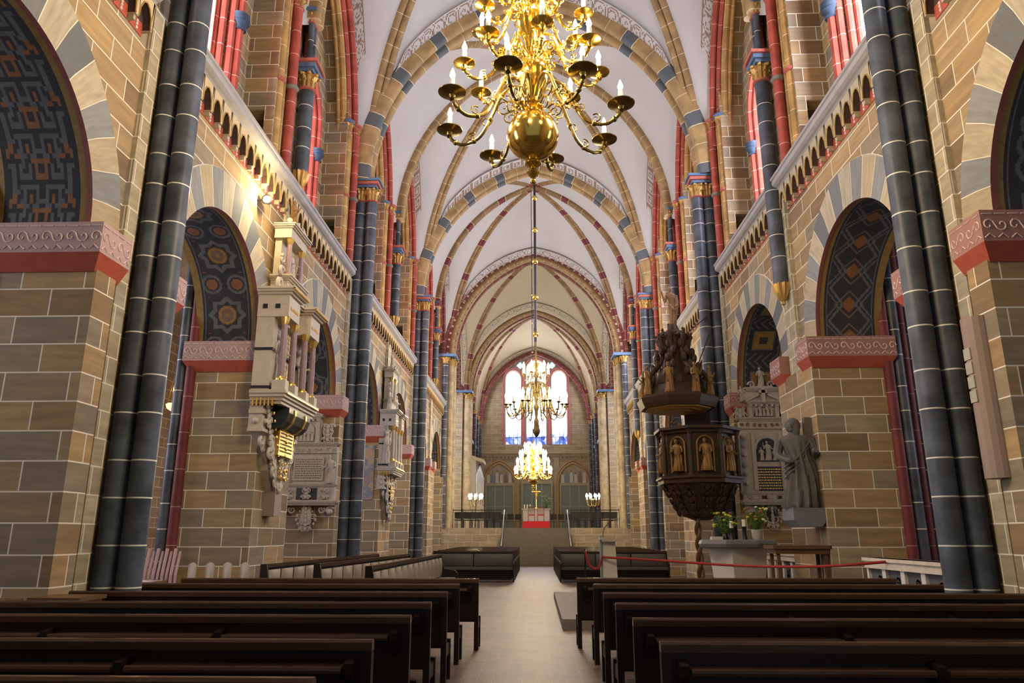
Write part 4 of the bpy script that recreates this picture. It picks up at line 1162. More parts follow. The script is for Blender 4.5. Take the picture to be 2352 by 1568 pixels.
    m = MB(); m.box(-.22, .22, -.3, -.2, Z(4.5), Z(5.6)); pl = part(m, 'tablet', 'relief_cream')
    m = MB()
    for q in range(11): m.box(-.21, .21, -.31, -.3, Z(4.52)+q*.1*H, Z(4.535)+q*.1*H)
    for q in range(5): m.box(-.21+q*.1, -.195+q*.1, -.31, -.3, Z(4.5), Z(5.6))
    part(m, 'tablet_grid', 'gilt', par=pl)
    m = MB()
    for (a, b, d) in ((-1.04, -.38, -.62), (.38, 1.04, -.62), (-.38, .38, -.36)): m.box(a, b, d, 0, Z(5.72), Z(6.12))
    part(m, 'entablature', S)
    m = MB()
    for s in (-1, 1): textlines(m, s*.7-.25, s*.7+.25, Z(5.84), Z(5.98), -.625, 1, 0, rng)
    m.cbox((-1.045, -.4, Z(5.93)), (.02, .09, .09), 1); m.cbox((-1.045, -.15, Z(5.93)), (.02, .09, .09), 1); part(m, 'frieze_inscription', ['gilt', 'marble_black'])
    m = MB()
    for (a, b, d) in ((-1.04, -.38, -.62), (.38, 1.04, -.62), (-.38, .38, -.36)): cornice_box(m, a, b, d, Z(6.12), Z(6.3), 0, .14)
    part(m, 'cornice', S)
    for (a, b, d) in ((-1.04, -.38, -.62), (.38, 1.04, -.62)): part(MB().box(a-.14, b+.14, d-.15, d-.1, Z(6.24), Z(6.27)), 'gilt_edge', 'gilt')
    for s in (-1, 1):
        m = MB()
        scroll(m, s*.78, Z(6.46), -.3, .17, s, -1.5, 1.3, .06); scroll(m, s*.62, Z(6.8), -.25, .12, -s, .4, 1.2, .05)
        scroll(m, s*.55, Z(7.1), -.22, .1, s, 1.4, 1.2, .04)
        part(m, 'volute', S, True)
    m = MB(); m.box(-.5, .5, -.35, 0, Z(6.3), Z(6.62)); cornice_box(m, -.5, .5, -.36, Z(6.62), Z(6.76), 0, .1); part(m, 'upper_base', S)
    m = MB(); m.box(-.42, .42, -.14, 0, Z(6.76), Z(7.65)); part(m, 'upper_panel', S)
    for s in (-1, 1):
        m = MB(); column(m, s*.38, -.3, Z(6.76), Z(7.6), .06, 0, 1, 1); part(m, 'column', ['marble_mauve' if not dark else 'alabaster_dim', 'gilt'], True)
    m = MB(); figure(m, (.02, -.22, Z(6.8)), Z(7.45)-Z(6.8)); figure(m, (-.2, -.2, Z(6.8)), Z(7.2)-Z(6.8)); figure(m, (.22, -.2, Z(6.8)), Z(7.25)-Z(6.8)); part(m, 'relief_figure', S, True)
    m = MB(); m.box(-.5, .5, -.36, 0, Z(7.6), Z(7.78)); cornice_box(m, -.5, .5, -.36, Z(7.78), Z(7.9), 0, .1); part(m, 'upper_cornice', S)
    m = MB()
    for s in (-1, 1):
        m.prism([(s*.5, Z(7.9)), (s*.14, Z(8.08)), (s*.1, Z(7.98)), (s*.42, Z(7.9))], 'y', -.4, -.05)
        m.ball((s*.5, -.3, Z(7.98)), .06, 8, 6)
    part(m, 'broken_pediment', S)
    m = MB(); m.lathe([(.1, Z(7.9)), (.07, Z(7.98)), (.12, Z(8.06))], (0, -.2, 0), 10); figure(m, (0, -.2, Z(8.05)), Z(8.65)-Z(8.05), arms=((-.2, .62), (.3, .8))); part(m, 'crowning_figure', S if dark else 'gilt_wood', True)
    return t
tall_monument('wall_monument', 'tallest ornate alabaster wall monument with black sarcophagus on the near left pier', (-5.41, 14.65, 2.3), pi/2)
tall_monument('wall_monument', 'slim dark grey wall monument on the further left pier, beside frescoes', (-5.41, 26.2, 2.0), pi/2, .8, (2.0, 8.1), True)

def broad_monument(name, label, loc, w, Zs, mats, crown, text):
    """stone memorial: Zs = [pendant tip, ledge, predella top, main top, entablature top, upper top, pediment top, crown top]"""
    rng = random.Random(11); t = thing(name, label, 'monument', loc, 0)
    z = [q-loc[2] for q in Zs]; S, P, G = mats; h = w/2
    def part(mb, nm, m_, sm=False, par=None): return mb.build(nm, m_, par or t, smooth=sm, world=False)
    m = MB(); m.lathe([(.01, 0), (.13, .02), (.15, .04), (.13, .06)], (0, 0, 0), 20); m2 = MB()
    m2.xf(Matrix.Translation((0, -.1, (z[0]+z[1])/2 + .05)) @ Matrix.Rotation(pi/2, 4, 'X') @ Matrix.Diagonal((1, 1.5, 1, 1)), m); c_ = part(m2, 'cartouche', P, True)
    m = MB(); orn(m, (z[0], z[1]-.05, lambda q: .08 + .2*sin(pi*min(1, q*1.1))), -.12, 6, .085, rng)
    for s in (-1, 1):
        orn_x = s*h*.8
        scroll(m, orn_x, z[1]-.16, -.14, .12, s, .5, 1.4, .04); scroll(m, s*h*.5, z[1]-.13, -.12, .1, -s, 2.5, 1.3, .03); m.ball((orn_x, -.18, z[1]-.18), .09, 8, 6)
    part(m, 'carved_pendant', S, True)
    m = MB(); cornice_box(m, -h, h, -.28, z[1]-.02, z[1]+.1, 0, .07); part(m, 'ledge', S)
    m = MB(); m.box(-h*.94, h*.94, -.22, 0, z[1]+.1, z[2]); m.box(-h*.35, h*.35, -.24, -.2, z[1]+.13, z[2]-.03, 1); part(m, 'predella', [S, 'marble_black'])
    m = MB()
    for s in (-1, 1): orn(m, (z[1]+.14, z[2]-.05, lambda q: .06), -.26, 3, .06, rng); m.v = [(v[0], v[1], v[2]) for v in m.v]
    b = MB()
    for s in (-.62, .62): b.add([(v[0]+s*h, v[1], v[2]) for v in m.v], m.f)
    b.add([(v[0], v[1], v[2]) for v in m.v], m.f); part(b, 'predella_carving', S, True)
    m = MB(); cornice_box(m, -h*.95, h*.95, -.25, z[2], z[2]+.08, 0, .04); m.box(-h*.95, h*.95, -.16, 0, z[2]+.08, z[3]); part(m, 'main_block', S)
    if text:
        m = MB(); m.box(-h*.52, h*.52, -.21, -.15, z[2]+.16, z[3]-.1); pl = part(m, 'tablet', P)
        m = MB(); textlines(m, -h*.46, h*.46, z[2]+.2, z[3]-.14, -.21, 9, 0, rng); part(m, 'inscription', 'text_dark', par=pl)
        for s in (-1, 1):
            m = MB(); figure(m, (s*h*.78, -.26, z[2]+.08), z[3]-z[2]-.14, sway=.06*s); part(m, 'side_figure', S, True)
    else:
        m = MB(); m.box(-h*.45, h*.5, -.2, -.15, z[2]+.1, z[2]+(z[3]-z[2])*.42); pl = part(m, 'tablet', P)
        m = MB(); textlines(m, -h*.4, h*.45, z[2]+.12, z[2]+(z[3]-z[2])*.4, -.2, 8, 0, rng); part(m, 'inscription', 'gilt', par=pl)
        zz = z[2]+(z[3]-z[2])*.5
        m = MB(); m.prism([(.28*cos(pi*q/10), zz+.32+.28*sin(pi*q/10)) for q in range(11)] + [(-.28, zz), (.28, zz)], 'y', -.19, -.15); part(m, 'relief_ground', 'marble_black')
        m = MB(); figure(m, (0, -.22, zz+.02), .5, arms=((-.5, .9), (.5, .6))); figure(m, (-.16, -.2, zz+.02), .34); figure(m, (.17, -.2, zz+.02), .3)
        m.tube([(.31*cos(pi*q/10), -.2, zz+.32+.31*sin(pi*q/10)) for q in range(11)], .035, 6); part(m, 'relief_figure', S, True)
        for s in (-1, 1):
            m = MB(); m.box(s*h*.85-.09, s*h*.85+.09, -.22, 0, z[2]+.08, z[3]-.05); orn(m, (z[2]+.15, z[3]-.1, lambda q: .0), -.24, 6, .05, rng)
            m.v = [(v[0] + (s*h*.85 if abs(v[0]) < .12 else 0), v[1], v[2]) for v in m.v]; part(m, 'carved_pilaster', S)
            m = MB(); m.box(s*.36-.05, s*.36+.05, -.24, -.1, z[2]+.1, z[3]-.1); part(m, 'inner_pilaster', S)
    m = MB(); m.box(-h*.95, h*.95, -.22, 0, z[3], z[4]-.08); cornice_box(m, -h*.95, h*.95, -.24, z[4]-.1, z[4], 0, .07); part(m, 'entablature', S)
    m = MB()
    for q in range(9):
        x = -h*.85 + q*h*1.7/8; scroll(m, x, (z[3]+z[4])/2-.05, -.24, .05, 1 if q % 2 else -1, q, 1.3, .016)
    part(m, 'frieze_carving', G, True)
    ux = -.18 if text else 0; uw = .42
    m = MB(); m.box(ux-uw, ux+uw, -.14, 0, z[4], z[5]); part(m, 'upper_block', S)
    m = MB(); m.prism([(ux+.26*cos(pi*q/12), z[5]-.32+.26*sin(pi*q/12)) for q in range(13)] + [(ux-.26, z[4]+.04), (ux+.26, z[4]+.04)], 'y', -.17, -.13); part(m, 'relief_ground', P)
    m = MB()
    for q in range(5): figure(m, (ux-.2+q*.1, -.18, z[4]+.04), .26+.05*(q % 2), folds=5)
    part(m, 'relief_figure', S, True)
    m = MB()
    for s in (-1, 1): m.box(ux+s*.35-.05, ux+s*.35+.05, -.2, -.1, z[4], z[5])
    part(m, 'upper_pilaster', S)
    for s in (-1, 1):
        m = MB(); b = MB(); orn(b, (z[4]+.03, z[4]+(z[5]-z[4])*.75, lambda q: .1), -.12, 4, .09, rng)
        cx = ux + s*(uw+.2)
        m.add([(v[0]+cx, v[1], v[2]) for v in b.v], b.f); part(m, 'shield_carving', S, True)
    m = MB(); cornice_box(m, ux-uw, ux+uw, -.2, z[5], z[5]+.1, 0, .07)
    for q in range(6): m.box(ux-uw+.05+q*.14, ux-uw+.11+q*.14, -.24, -.2, z[5]-.06, z[5])
    part(m, 'upper_cornice', S)
    m = MB()
    if crown == 'pediment':
        m.prism([(ux-uw-.06, z[5]+.1), (ux+uw+.06, z[5]+.1), (ux, z[6])], 'y', -.2, 0); m.prism([(ux-uw-.1, z[5]+.1), (ux-uw-.02, z[5]+.1), (ux, z[6]-.03), (ux, z[6]+.03)], 'y', -.26, 0); m.prism([(ux+uw+.1, z[5]+.1), (ux+uw+.02, z[5]+.1), (ux, z[6]-.03), (ux, z[6]+.03)], 'y', -.26, 0); part(m, 'pediment', S)
        m = MB(); m.ball((ux, -.22, z[5]+.19), .055, 8, 6); part(m, 'gilt_boss', 'gilt', True)
        m = MB(); a = z[6]; m.prism([(ux+.2*cos(pi*q/10), a+.28+.2*sin(pi*q/10)) for q in range(11)] + [(ux-.2, a-.02), (ux+.2, a-.02)], 'y', -.1, 0); part(m, 'niche', S)
        m = MB(); m.prism([(ux+.12*cos(pi*q/10), a+.27+.12*sin(pi*q/10)) for q in range(11)] + [(ux-.12, a+.04), (ux+.12, a+.04)], 'y', -.12, -.1); part(m, 'niche_shade_plate', 'marble_black')  # raised black plate, its colour standing in for shade inside the niche
        m = MB(); m.cbox((ux, -.16, a+.04), (.12, .1, .08)); figure(m, (ux, -.17, a+.08), z[7]-a-.16); part(m, 'niche_figure', S, True)
    else:
        for s in (-1, 1): m.prism([(s*.52, z[5]+.1), (s*.12, z[5]+.3), (s*.12, z[5]+.23), (s*.4, z[5]+.1)], 'y', -.26, 0)
        m.box(-.5, .5, -.16, 0, z[5]+.1, z[6]-.1); cornice_box(m, -.42, .42, -.2, z[6]-.14, z[6]-.04, 0, .06); part(m, 'broken_pediment', S)
        m = MB(); m.cbox((0, -.25, z[5]+.25), (.1, .06, .42)); m.cbox((0, -.25, z[5]+.34), (.22, .06, .08)); part(m, 'pediment_cross', S)
        m = MB(); scroll(m, -.25, z[6]+.05, -.12, .1, -1, 0, 1.3, .03); scroll(m, .25, z[6]+.05, -.12, .1, 1, 0, 1.3, .03); m.box(-.3, .3, -.18, -.03, z[6]-.04, z[6]); figure(m, (0, -.12, z[6]), z[7]-z[6]); part(m, 'crowning_figure', S, True)
        for s in (-1, 1):
            m = MB(); figure(m, (s*.55, -.15, z[5]+.08), .42); part(m, 'corner_figure', S, True)
    return t
broad_monument('wall_memorial', 'grey stone wall memorial with inscription tablet and round-arched relief, left of the second slate shafts', (-6.02, 19.77, 1.68), 1.55,
               [1.68, 2.36, 2.82, 3.7, 3.98, 4.62, 4.9, 5.42], ('alabaster_dim', 'plaque_grey', 'alabaster_dim'), 'pediment', True)
broad_monument('wall_memorial', 'cream and black carved wall memorial behind the pulpit with small gilt-edged panels', (6.08, 19.77, 1.75), 1.45,
               [1.75, 2.36, 2.6, 4.3, 4.6, 4.95, 5.45, 5.98], ('alabaster_dim', 'marble_black', 'gilt_wood'), 'broken', False)
# frescoes on the west faces of the third piers
for s, y, z0, z1 in ((-1, 25.47, 2.75, 4.6), ):
    o = tag(MB().box(-6.72, -5.56, y, y+.02, z0, z1).build('fresco', 'fresco'), 'faded blue and ochre fresco on the pier beside the slim dark monument', 'painting')
    o['kind'] = 'thing'
o = tag(MB().box(-5.49, -5.47, 27.15, 27.55, 1.9, 4.9).build('fresco', 'fresco'), 'narrow reddish fresco strip to the right of the slim dark monument', 'painting'); o['kind'] = 'thing'

# stone apostle on the right pier
t = thing('statue', 'dark stone statue of a robed bearded figure leaning on a plank, on the right pier', 'statue', (5.05, 14.35, 1.74))
m = MB(); m.prism([(-.2, .0), (.2, .0), (.3, .12), (.3, .34), (-.3, .34), (-.3, .12)], 'y', -.28, .35); m.build('bracket', 'bracket_grey', t, world=False)
m = MB(); figure(m, (-.05, 0, .34), 1.66, face=-.35, arms=((-.1, .52), (.3, .62)), folds=11, wide=1.2); m.ball((-.05, -.07, 1.8), .09, 8, 6, 0, (1, .8, 1.5)); m.ball((-.05, .03, 1.9), .13, 10, 8, 0, (1.1, 1, 1.2)); m.build('robed_figure', 'statue_stone', t, smooth=True, world=False)
m = MB(); m.cbox((.22, .0, 1.3), (.2, .14, 1.5), ry=.03); m.build('plank', 'statue_stone', t, world=False)

# ------------------------------------------------------------------ pulpit
PX, PY = 4.2, 19.3
t = thing('pulpit', 'dark carved wooden octagonal pulpit with gilded figures in arched niches', 'pulpit', (PX, PY, 0))
def octa(r, z0, z1, r2=None, ph=pi/8, mi=0, m=None):
    r2 = r2 or r; m = m or MB(); return m.lathe([(r, z0), (r2, z1)], (0, 0, 0), 8, mi) if ph == 0 else m.xf(Matrix.Rotation(ph, 4, 'Z'), MB().lathe([(r, z0), (r2, z1)], (0, 0, 0), 8, mi))
octa(.9, 2.95, 4.2).build('body', 'pulpit_wood', t, world=False)
m = octa(1.06, 2.84, 2.95); octa(1.12, 2.95, 3.0, m=m); m.build('lower_cornice', 'pulpit_wood', t, world=False)
m = octa(1.0, 4.08, 4.16); octa(1.12, 4.16, 4.23, m=m); m.build('rail', 'pulpit_wood', t, world=False)
for k in range(8):
    a = pi/4*k + pi/8; x, y = 1.0*cos(a), 1.0*sin(a)
    m = MB(); column(m, x, y, 3.0, 4.14, .055, 0, 0, 0); m.build('corner_column', 'pulpit_wood', t, smooth=True, world=False)
for k in range(8):
    a = pi/4*k; 
    if sin(a) > .5: continue
    R_ = Matrix.Rotation(a + pi/2, 4, 'Z') @ Matrix.Translation((0, -.88, 0))
    f = MB(); f.tube([(.2, -.0, 3.1), (.2, 0, 3.75)] + [(.2*cos(pi*q/8), 0, 3.78+.2*sin(pi*q/8)) for q in range(9)] + [(-.2, 0, 3.1)], .025, 6)
    MB().xf(R_, f).build('niche_arch', 'gilt_wood', t, smooth=True, world=False)
    f = MB(); figure(f, (0, -.04, 3.12), .8, face=RND.uniform(-.4, .4), arms=((-.25, .6), (.3, .55))); MB().xf(R_, f).build('niche_figure', 'gilt_wood', t, smooth=True, world=False)
rng = random.Random(2)
m = MB().lathe([(.2, 1.95), (.45, 2.05), (.62, 2.3), (.78, 2.6), (.95, 2.84)], (0, 0, 0), 16); m.build('underside', 'pulpit_wood', t, smooth=True, world=False)
m = MB()
for k in range(12):
    b = MB(); orn(b, (2.02, 2.8, lambda q: .05+.09*q), 0, 5, .09, rng)
    b.v = [(v[0], v[1] - (.5 + .42*((v[2]-2.0)/.8)), v[2]) for v in b.v]; m.xf(Matrix.Rotation(2*pi*k/12, 4, 'Z'), b)
m.build('carved_foliage', 'pulpit_wood', t, smooth=True, world=False)
m = MB()
for q in (0, pi): m.tube([(.05*cos(z*9+q) - .15, .05*sin(z*9+q)-.2, z) for z in [2.0 - i*.05 for i in range(40)]], .05, 6)
m.lathe([(.22, 0), (.2, .12), (.12, .3), (.08, .4)], (-.15, -.2, 0), 12); m.build('twisted_stem', 'oak', t, smooth=True, world=False)
CX = 3.75
t = thing('sounding_board', 'carved wooden pulpit canopy crowned by a figure carrying a flag', 'canopy', (CX, PY, 4.8)); t.scale = (.86, .86, 1)
def octm(*a): 
    m = MB()
    for q in a: octa(*q, m=m)
    return m
octm((1.14, -.02, .08, 1.2), (1.2, .08, .22, 1.26), (1.26, .22, .3, 1.1)).build('board', 'pulpit_wood', t, world=False)
m = MB()
for r0, z in ((1.0, -.05), (.72, -.08), (.44, -.1)): octa(r0, z, z+.05, m=m)
m.build('gilded_soffit', 'soffit_gilding', t, world=False)
octm((.98, .3, .42, .9), (.86, .42, .6, .82)).build('drum', 'pulpit_wood', t, world=False)
m = MB().lathe([(.8, .6), (.62, .75), (.42, 1.05), (.34, 1.4), (.3, 1.75), (.42, 1.95), (.36, 2.05), (.2, 2.12), (.12, 2.3)], (0, 0, 0), 16); m.build('dome', 'pulpit_wood', t, smooth=True, world=False)
m = MB()
for k in range(8):
    b = MB(); P = catmull([(.92, 0, .42), (1.0, 0, .65), (.8, 0, .95), (.55, 0, 1.15), (.42, 0, 1.55), (.5, 0, 1.9), (.4, 0, 2.0)], 5); b.tube(P, .07, 6); scroll(b, .95, .55, 0, .13, 1, 0, 1.3, .05); scroll(b, .52, 1.9, 0, .1, 1, 1, 1.3, .04)
    for q in range(6): b.ball((.85-.08*q, .08*(-1)**q, .7+.2*q), .09, 6, 5, 0, (1, 1, 1.4))
    m.xf(Matrix.Rotation(pi/4*k + pi/8, 4, 'Z'), b)
m.build('scroll_buttresses', 'pulpit_wood', t, smooth=True, world=False)
for k in range(8):
    a = pi/4*k + pi/8; m = MB(); figure(m, (1.02*cos(a), 1.02*sin(a), .3), .78, face=a + pi/2, arms=((-.25, .6), (.35, .75))); m.build('rim_figure', 'gilt_wood', t, smooth=True, world=False)
for k in range(6):
    a = pi/3*k + .3; m = MB(); figure(m, (.36*cos(a), .36*sin(a), 1.55), .62, face=a + pi/2, arms=((-.3, .8), (.3, .6))); m.build('cherub_figure', 'pulpit_wood', t, smooth=True, world=False)
m = MB(); figure(m, (0, 0, 2.28), 1.1, bare=True, arms=((-.55, .82), (.15, .45)), sway=.05); m.tube([(-.2, -.1, 2.7), (-.36, -.18, 3.3), (-.46, -.22, 3.65)], .012, 5)
m.tube(catmull([(.12, -.06, 3.05), (.16, -.08, 2.8), (.05, -.1, 2.7), (-.1, -.08, 2.85)], 4), .045, 6); m.build('crowning_figure', 'oak_light', t, smooth=True, world=False)
MB().grid(lambda a, b: (-.38 - .02*b + .04*sin(a*9)*b - .03*a, -.19 + .03*sin(a*7), 3.05 + .5*a + .06*b), 8, 3).build('flag', 'robe_flag', t, world=False)
m = MB(); m.tube([(.75, .3, 1.2), (1.5, 1.45, 2.4)], .018, 6); m.tube([(-.3, .5, 1.6), (1.45, 1.5, 2.9)], .014, 6); m.build('tie_rod', 'metal_dark', t, world=False)
m = MB(); m.box(.35, 1.15, .75, .85, -.55, .1); m.build('back_board', 'pulpit_wood', t, world=False)

# ------------------------------------------------------------------ pews
def pew(L, name, label, group, cushion='leather'):
    t = thing(name, label, 'pew', (0, 0, 0), 0, group); n = max(2, int(round(L/1.45)))
    def B(mb, nm, mt, sm=False): return mb.build(nm, mt, t, smooth=sm, world=False)
    B(MB().box(.06, L-.06, -.015, .015, .40, .92), 'backrest', 'pew_wood')
    m = MB(); m.sweep([(0, 0, 0), (L, 0, 0)], [(-.035, .92), (.035, .92), (.035, .965), (.02, .98), (-.02, .98), (-.035, .965)], (0, 1, 0)); m.v = [(v[0], v[1], abs(v[2])) for v in m.v]; B(m, 'top_rail', 'pew_rail')
    sp = (L-.24)/n
    for k in range(n):
        m = MB(); a, b = .12+k*sp+.04, .12+(k+1)*sp-.04
        m.prism([(-.015, .82), (-.11, .80), (-.128, .806), (-.134, .822), (-.128, .838), (-.11, .843), (-.1, .832), (-.015, .845)], 'x', a, b); B(m, 'book_ledge', 'pew_rail')
    for k in range(n+1):
        m = MB(); x = .12+k*sp; m.prism([(-.015, .68), (-.12, .80), (-.125, .86), (-.015, .88)], 'x', x-.025, x+.025); B(m, 'bracket', 'pew_wood')
    B(MB().box(.06, L-.06, .02, .44, .38, .42), 'seat', 'pew_wood')
    m = MB()
    m.sweep([(.07, .24, .455), (L-.07, .24, .455)], [(-.21, -.03), (-.22, 0), (-.2, .035), (.2, .035), (.225, 0), (.21, -.03)], (0, 1, 0)); B(m, 'seat_cushion', cushion, True)
    for x in (0, L-.06):
        m = MB(); m.box(x, x+.06, -.035, .035, 0, .92); B(m, 'rear_leg', 'pew_wood')
        m = MB(); m.box(x, x+.06, .38, .45, 0, .43); B(m, 'front_leg', 'pew_wood')
        m = MB(); m.box(x+.01, x+.05, .035, .38, .28, .40); B(m, 'side_rail', 'pew_wood')
    for k in range(1, n):
        m = MB(); x = .12+k*sp; m.box(x-.025, x+.025, -.015, .42, 0, .38); B(m, 'support', 'pew_wood')
    return t
ORD = ['nearest the camera', 'second from the camera', 'third from the camera', 'fourth from the camera', 'fifth from the camera', 'sixth from the camera', 'seventh and furthest from the camera']
rowsL = [3.55, 4.79, 6.2, 7.38, 8.71, 10.08, 11.27]
pL = pew(4.4, 'church_pew', '', 'dark pews left of the aisle'); pR = pew(4.66, 'church_pew', '', 'dark pews right of the aisle')
for i, y in enumerate(rowsL):
    o = pL if i == 0 else dup(pL); x = -1.0 if i < 6 else -.84
    L0 = 4.4; o.location = (x-L0, y, 0); o['label'] = 'long dark pew left of the aisle, row %s' % ORD[i]
rowsR = [4.77, 6.06, 7.34, 8.63, 10.13, 11.5]
for i, y in enumerate(rowsR):
    o = pR if i == 0 else dup(pR); x = .74 if i < 5 else .60
    o.location = (x, y, 0); o['label'] = 'long dark pew right of the aisle, row %s' % (ORD[i] if i < 5 else 'furthest from the camera, by the grey slab')
def padded_pew(L, label, group, seg=.62, h=1.1, mat='leather'):
    t = thing('padded_pew', label, 'pew', (0, 0, 0), 0, group); n = max(2, int(round(L/seg)))
    def B(mb, nm, mt, sm=False): return mb.build(nm, mt, t, smooth=sm, world=False)
    B(MB().box(0, L, -.03, .02, .1, h-.06), 'backrest', 'pew_wood'); B(MB().box(-.02, L+.02, -.05, .05, h-.06, h), 'top_rail', 'pew_rail')
    B(MB().box(0, L, 0, .46, .38, .42), 'seat', 'pew_wood')
    sp = L/n
    for k in range(n):
        m = MB(); a, b = k*sp+.02, (k+1)*sp-.02
        m.grid(lambda u, v: (a + (b-a)*u, .06 + .045*(sin(pi*u)*sin(pi*v))**.4, .52 + (h-.62)*v), 6, 5); B(m, 'back_cushion', mat, True)
    B(MB().box(.02, L-.02, .03, .44, .42, .5), 'seat_cushion', mat)
    m = MB()
    for q in range(4): m.box(.06, L-.06, .36, .38, .08+q*.075, .13+q*.075)
    B(m, 'slatted_front', 'pew_wood')
    for x in (-.03, L-.02):
        m = MB(); m.prism([(-.06, 0), (.5, 0), (.5, .6), (.42, .68), (.12, .72), (.05, h), (-.06, h)], 'x', x, x+.05); B(m, 'end_panel', 'pew_wood')
    return t
def place_line(o, x0, y0, x1, y1): o.location = (x0, y0, 0); o.rotation_euler = (0, 0, atan2(y1-y0, x1-x0))
# three long side pews on the left, facing the aisle: local +x runs back, seat to the aisle => direction reversed
for (x0, y0, x1, y1, lab) in ((-4.75, 13.3, -4.3, 20.6, 'long side pew with beige back cushions, the one closest to the left piers'), (-3.9, 13.6, -3.45, 20.6, 'long side pew with beige back cushions, middle one of the three left of the aisle'), (-2.75, 12.6, -2.6, 20.6, 'long side pew with beige back cushions, the one closest to the aisle')):
    L = hypot(x1-x0, y1-y0); o = padded_pew(L, lab, 'long side pews facing the aisle')
    place_line(o, x1, y1, x0, y0)
pb = padded_pew(2.85, '', 'pews before the choir stairs', 1.4, 1.04, 'leather_dark'); pc = padded_pew(3.75, '', 'pews before the choir stairs', 1.4, 1.04, 'leather_dark')
RW = ['front', 'second', 'third', 'fourth', 'fifth', 'sixth', 'seventh', 'rearmost']
for i in range(8):
    y = 27.3 + i*1.3
    for s, src, Ls in ((-1, pb, 2.85), (1, pc, 3.75)):
        o = src if i == 0 else dup(src); o.rotation_euler = (0, 0, pi)
        o.location = ((-.8 if s < 0 else .85+Ls), y, 0)
        o['label'] = 'dark pew with grey-green padded back %s of the far aisle, %s row facing the camera' % (SIDE[s], RW[i])

# ------------------------------------------------------------------ podium, altar table, lectern
o = tag(MB().box(.45, 5.3, 13.75, 18.1, 0, .165).box(.45, 3.0, 18.1, 20.1, 0, .165).box(.95, 5.3, 15.2, 17.9, .165, .33).build('podium', 'slab_grey'), 'low grey stepped stone podium right of the aisle', 'podium'); o['kind'] = 'thing'
t = thing('altar_table', 'stone altar table with thick grey top and white splayed base, on the podium', 'table', (4.18, 16, .33))
m = MB(); m.lathe([(.80, 1.0), (.86, 1.03), (.89, 1.09), (.86, 1.15), (.82, 1.17)], (0, 0, 0), 8, sq=(1, .75)); m.v = [(v[0], v[1], v[2]) for v in m.v]
m2 = MB().xf(Matrix.Rotation(pi/8, 4, 'Z'), m); m2.build('table_top', 'altar_grey', t, world=False)
m = MB(); m.add([(-.36, -.3, 0), (.36, -.3, 0), (.36, .3, 0), (-.36, .3, 0), (-.46, -.36, 1.02), (.46, -.36, 1.02), (.46, .36, 1.02), (-.46, .36, 1.02)], [(0, 3, 2, 1), (4, 5, 6, 7), (0, 1, 5, 4), (1, 2, 6, 5), (2, 3, 7, 6), (3, 0, 4, 7)])
MB().xf(Matrix.Rotation(.45, 4, 'Z'), m).build('base', 'white_stone', t, world=False)
def bouquet(x, y, z, name, lab, pot, h, seed, cols, spread=.2):
    rng = random.Random(seed); t = thing(name, lab, 'flowers', (x, y, z), 0)
    if pot: MB().lathe([(.0, 0), (.075, 0), (.1, .06), (.11, .2), (.1, .2), (.09, .08)], (0, 0, 0), 16).build('pot', pot, t, smooth=True, world=False); z0 = .18
    else: MB().lathe([(.0, 0), (.07, 0), (.08, .05), (.05, .12)], (0, 0, 0), 12).build('vase', 'metal_dark', t, smooth=True, world=False); z0 = .1
    st = MB(); lf = MB(); tips = []
    for k in range(34):
        a = rng.random()*2*pi; r = spread*sqrt(rng.random()); top = Vector((r*cos(a), r*sin(a), z0 + h*(.35+.65*rng.random())))
        P = catmull([(0, 0, z0-.05), (r*cos(a)*.35, r*sin(a)*.35, z0+h*.25), tuple(top)], 4); st.tube(P, .004, 4); tips.append(top)
        for q in range(7):
            p = P[min(len(P)-1, 2+q)]; d = rng.random()*6.28; l = .09+.05*rng.random()
            lf.add([p, p + Vector((l*.5*cos(d)-.02, l*.5*sin(d), .03)), p + Vector((l*cos(d), l*sin(d), .0)), p + Vector((l*.5*cos(d)+.02, l*.5*sin(d)+.015, .02))], [(0, 1, 2, 3)])
    st.build('stems', 'leaf_green', t, world=False); o = lf.build('leaves', 'leaf_green', t, world=False); o['kind'] = 'stuff'
    for ci, c in enumerate(cols):
        m = MB()
        for k, p in enumerate(tips):
            if k % (len(cols)+ (1 if ci else 0)) == ci:
                for q in range(5): m.ball((p.x + .018*cos(q*1.26), p.y + .018*sin(q*1.26), p.z), .016, 6, 4)
                m.ball((p.x, p.y, p.z+.008), .014, 6, 4)
        m.build('blossoms', c, t, world=False)['kind'] = 'stuff'
bouquet(4.6, 16.0, 1.5, 'flower_pot', 'white pot of yellow and white flowers on the altar table', 'pot_white', .48, 4, ['flower_yellow', 'flower_white', 'flower_red'], .26)
bouquet(3.93, 15.9, 1.5, 'flower_arrangement', 'trailing arrangement of yellow and red flowers at the left of the altar table', None, .45, 9, ['flower_yellow', 'flower_red'], .3)
for (x, lab, h) in ((4.02, 'cream pillar candle on dark holder, beside the red blossoms', .22), (4.28, 'cream pillar candle on tapered dark holder, mid table', .25)):
    t = thing('pillar_candle', lab, 'candle', (x, 15.75, 1.5)); MB().lathe([(.06, 0), (.055, .02), (.035, h*.5), (.045, h), (.05, h+.01)], (0, 0, 0), 14).build('holder', 'metal_dark', t, smooth=True, world=False)
    MB().lathe([(.04, h), (.042, h+.14), (.03, h+.15)], (0, 0, 0), 12).build('candle', 'candle_wax', t, smooth=True, world=False)
o = tag(MB().cbox((3.7, 15.75, 1.525), (.22, .16, .05)).cbox((3.7, 15.74, 1.555), (.2, .14, .012)).build('book', 'white_stone'), 'closed white book at the left edge of the altar table', 'book'); o['kind'] = 'thing'
t = thing('credence_table', 'dark wooden side table behind the altar table', 'table', (5.15, 15.4, .33))
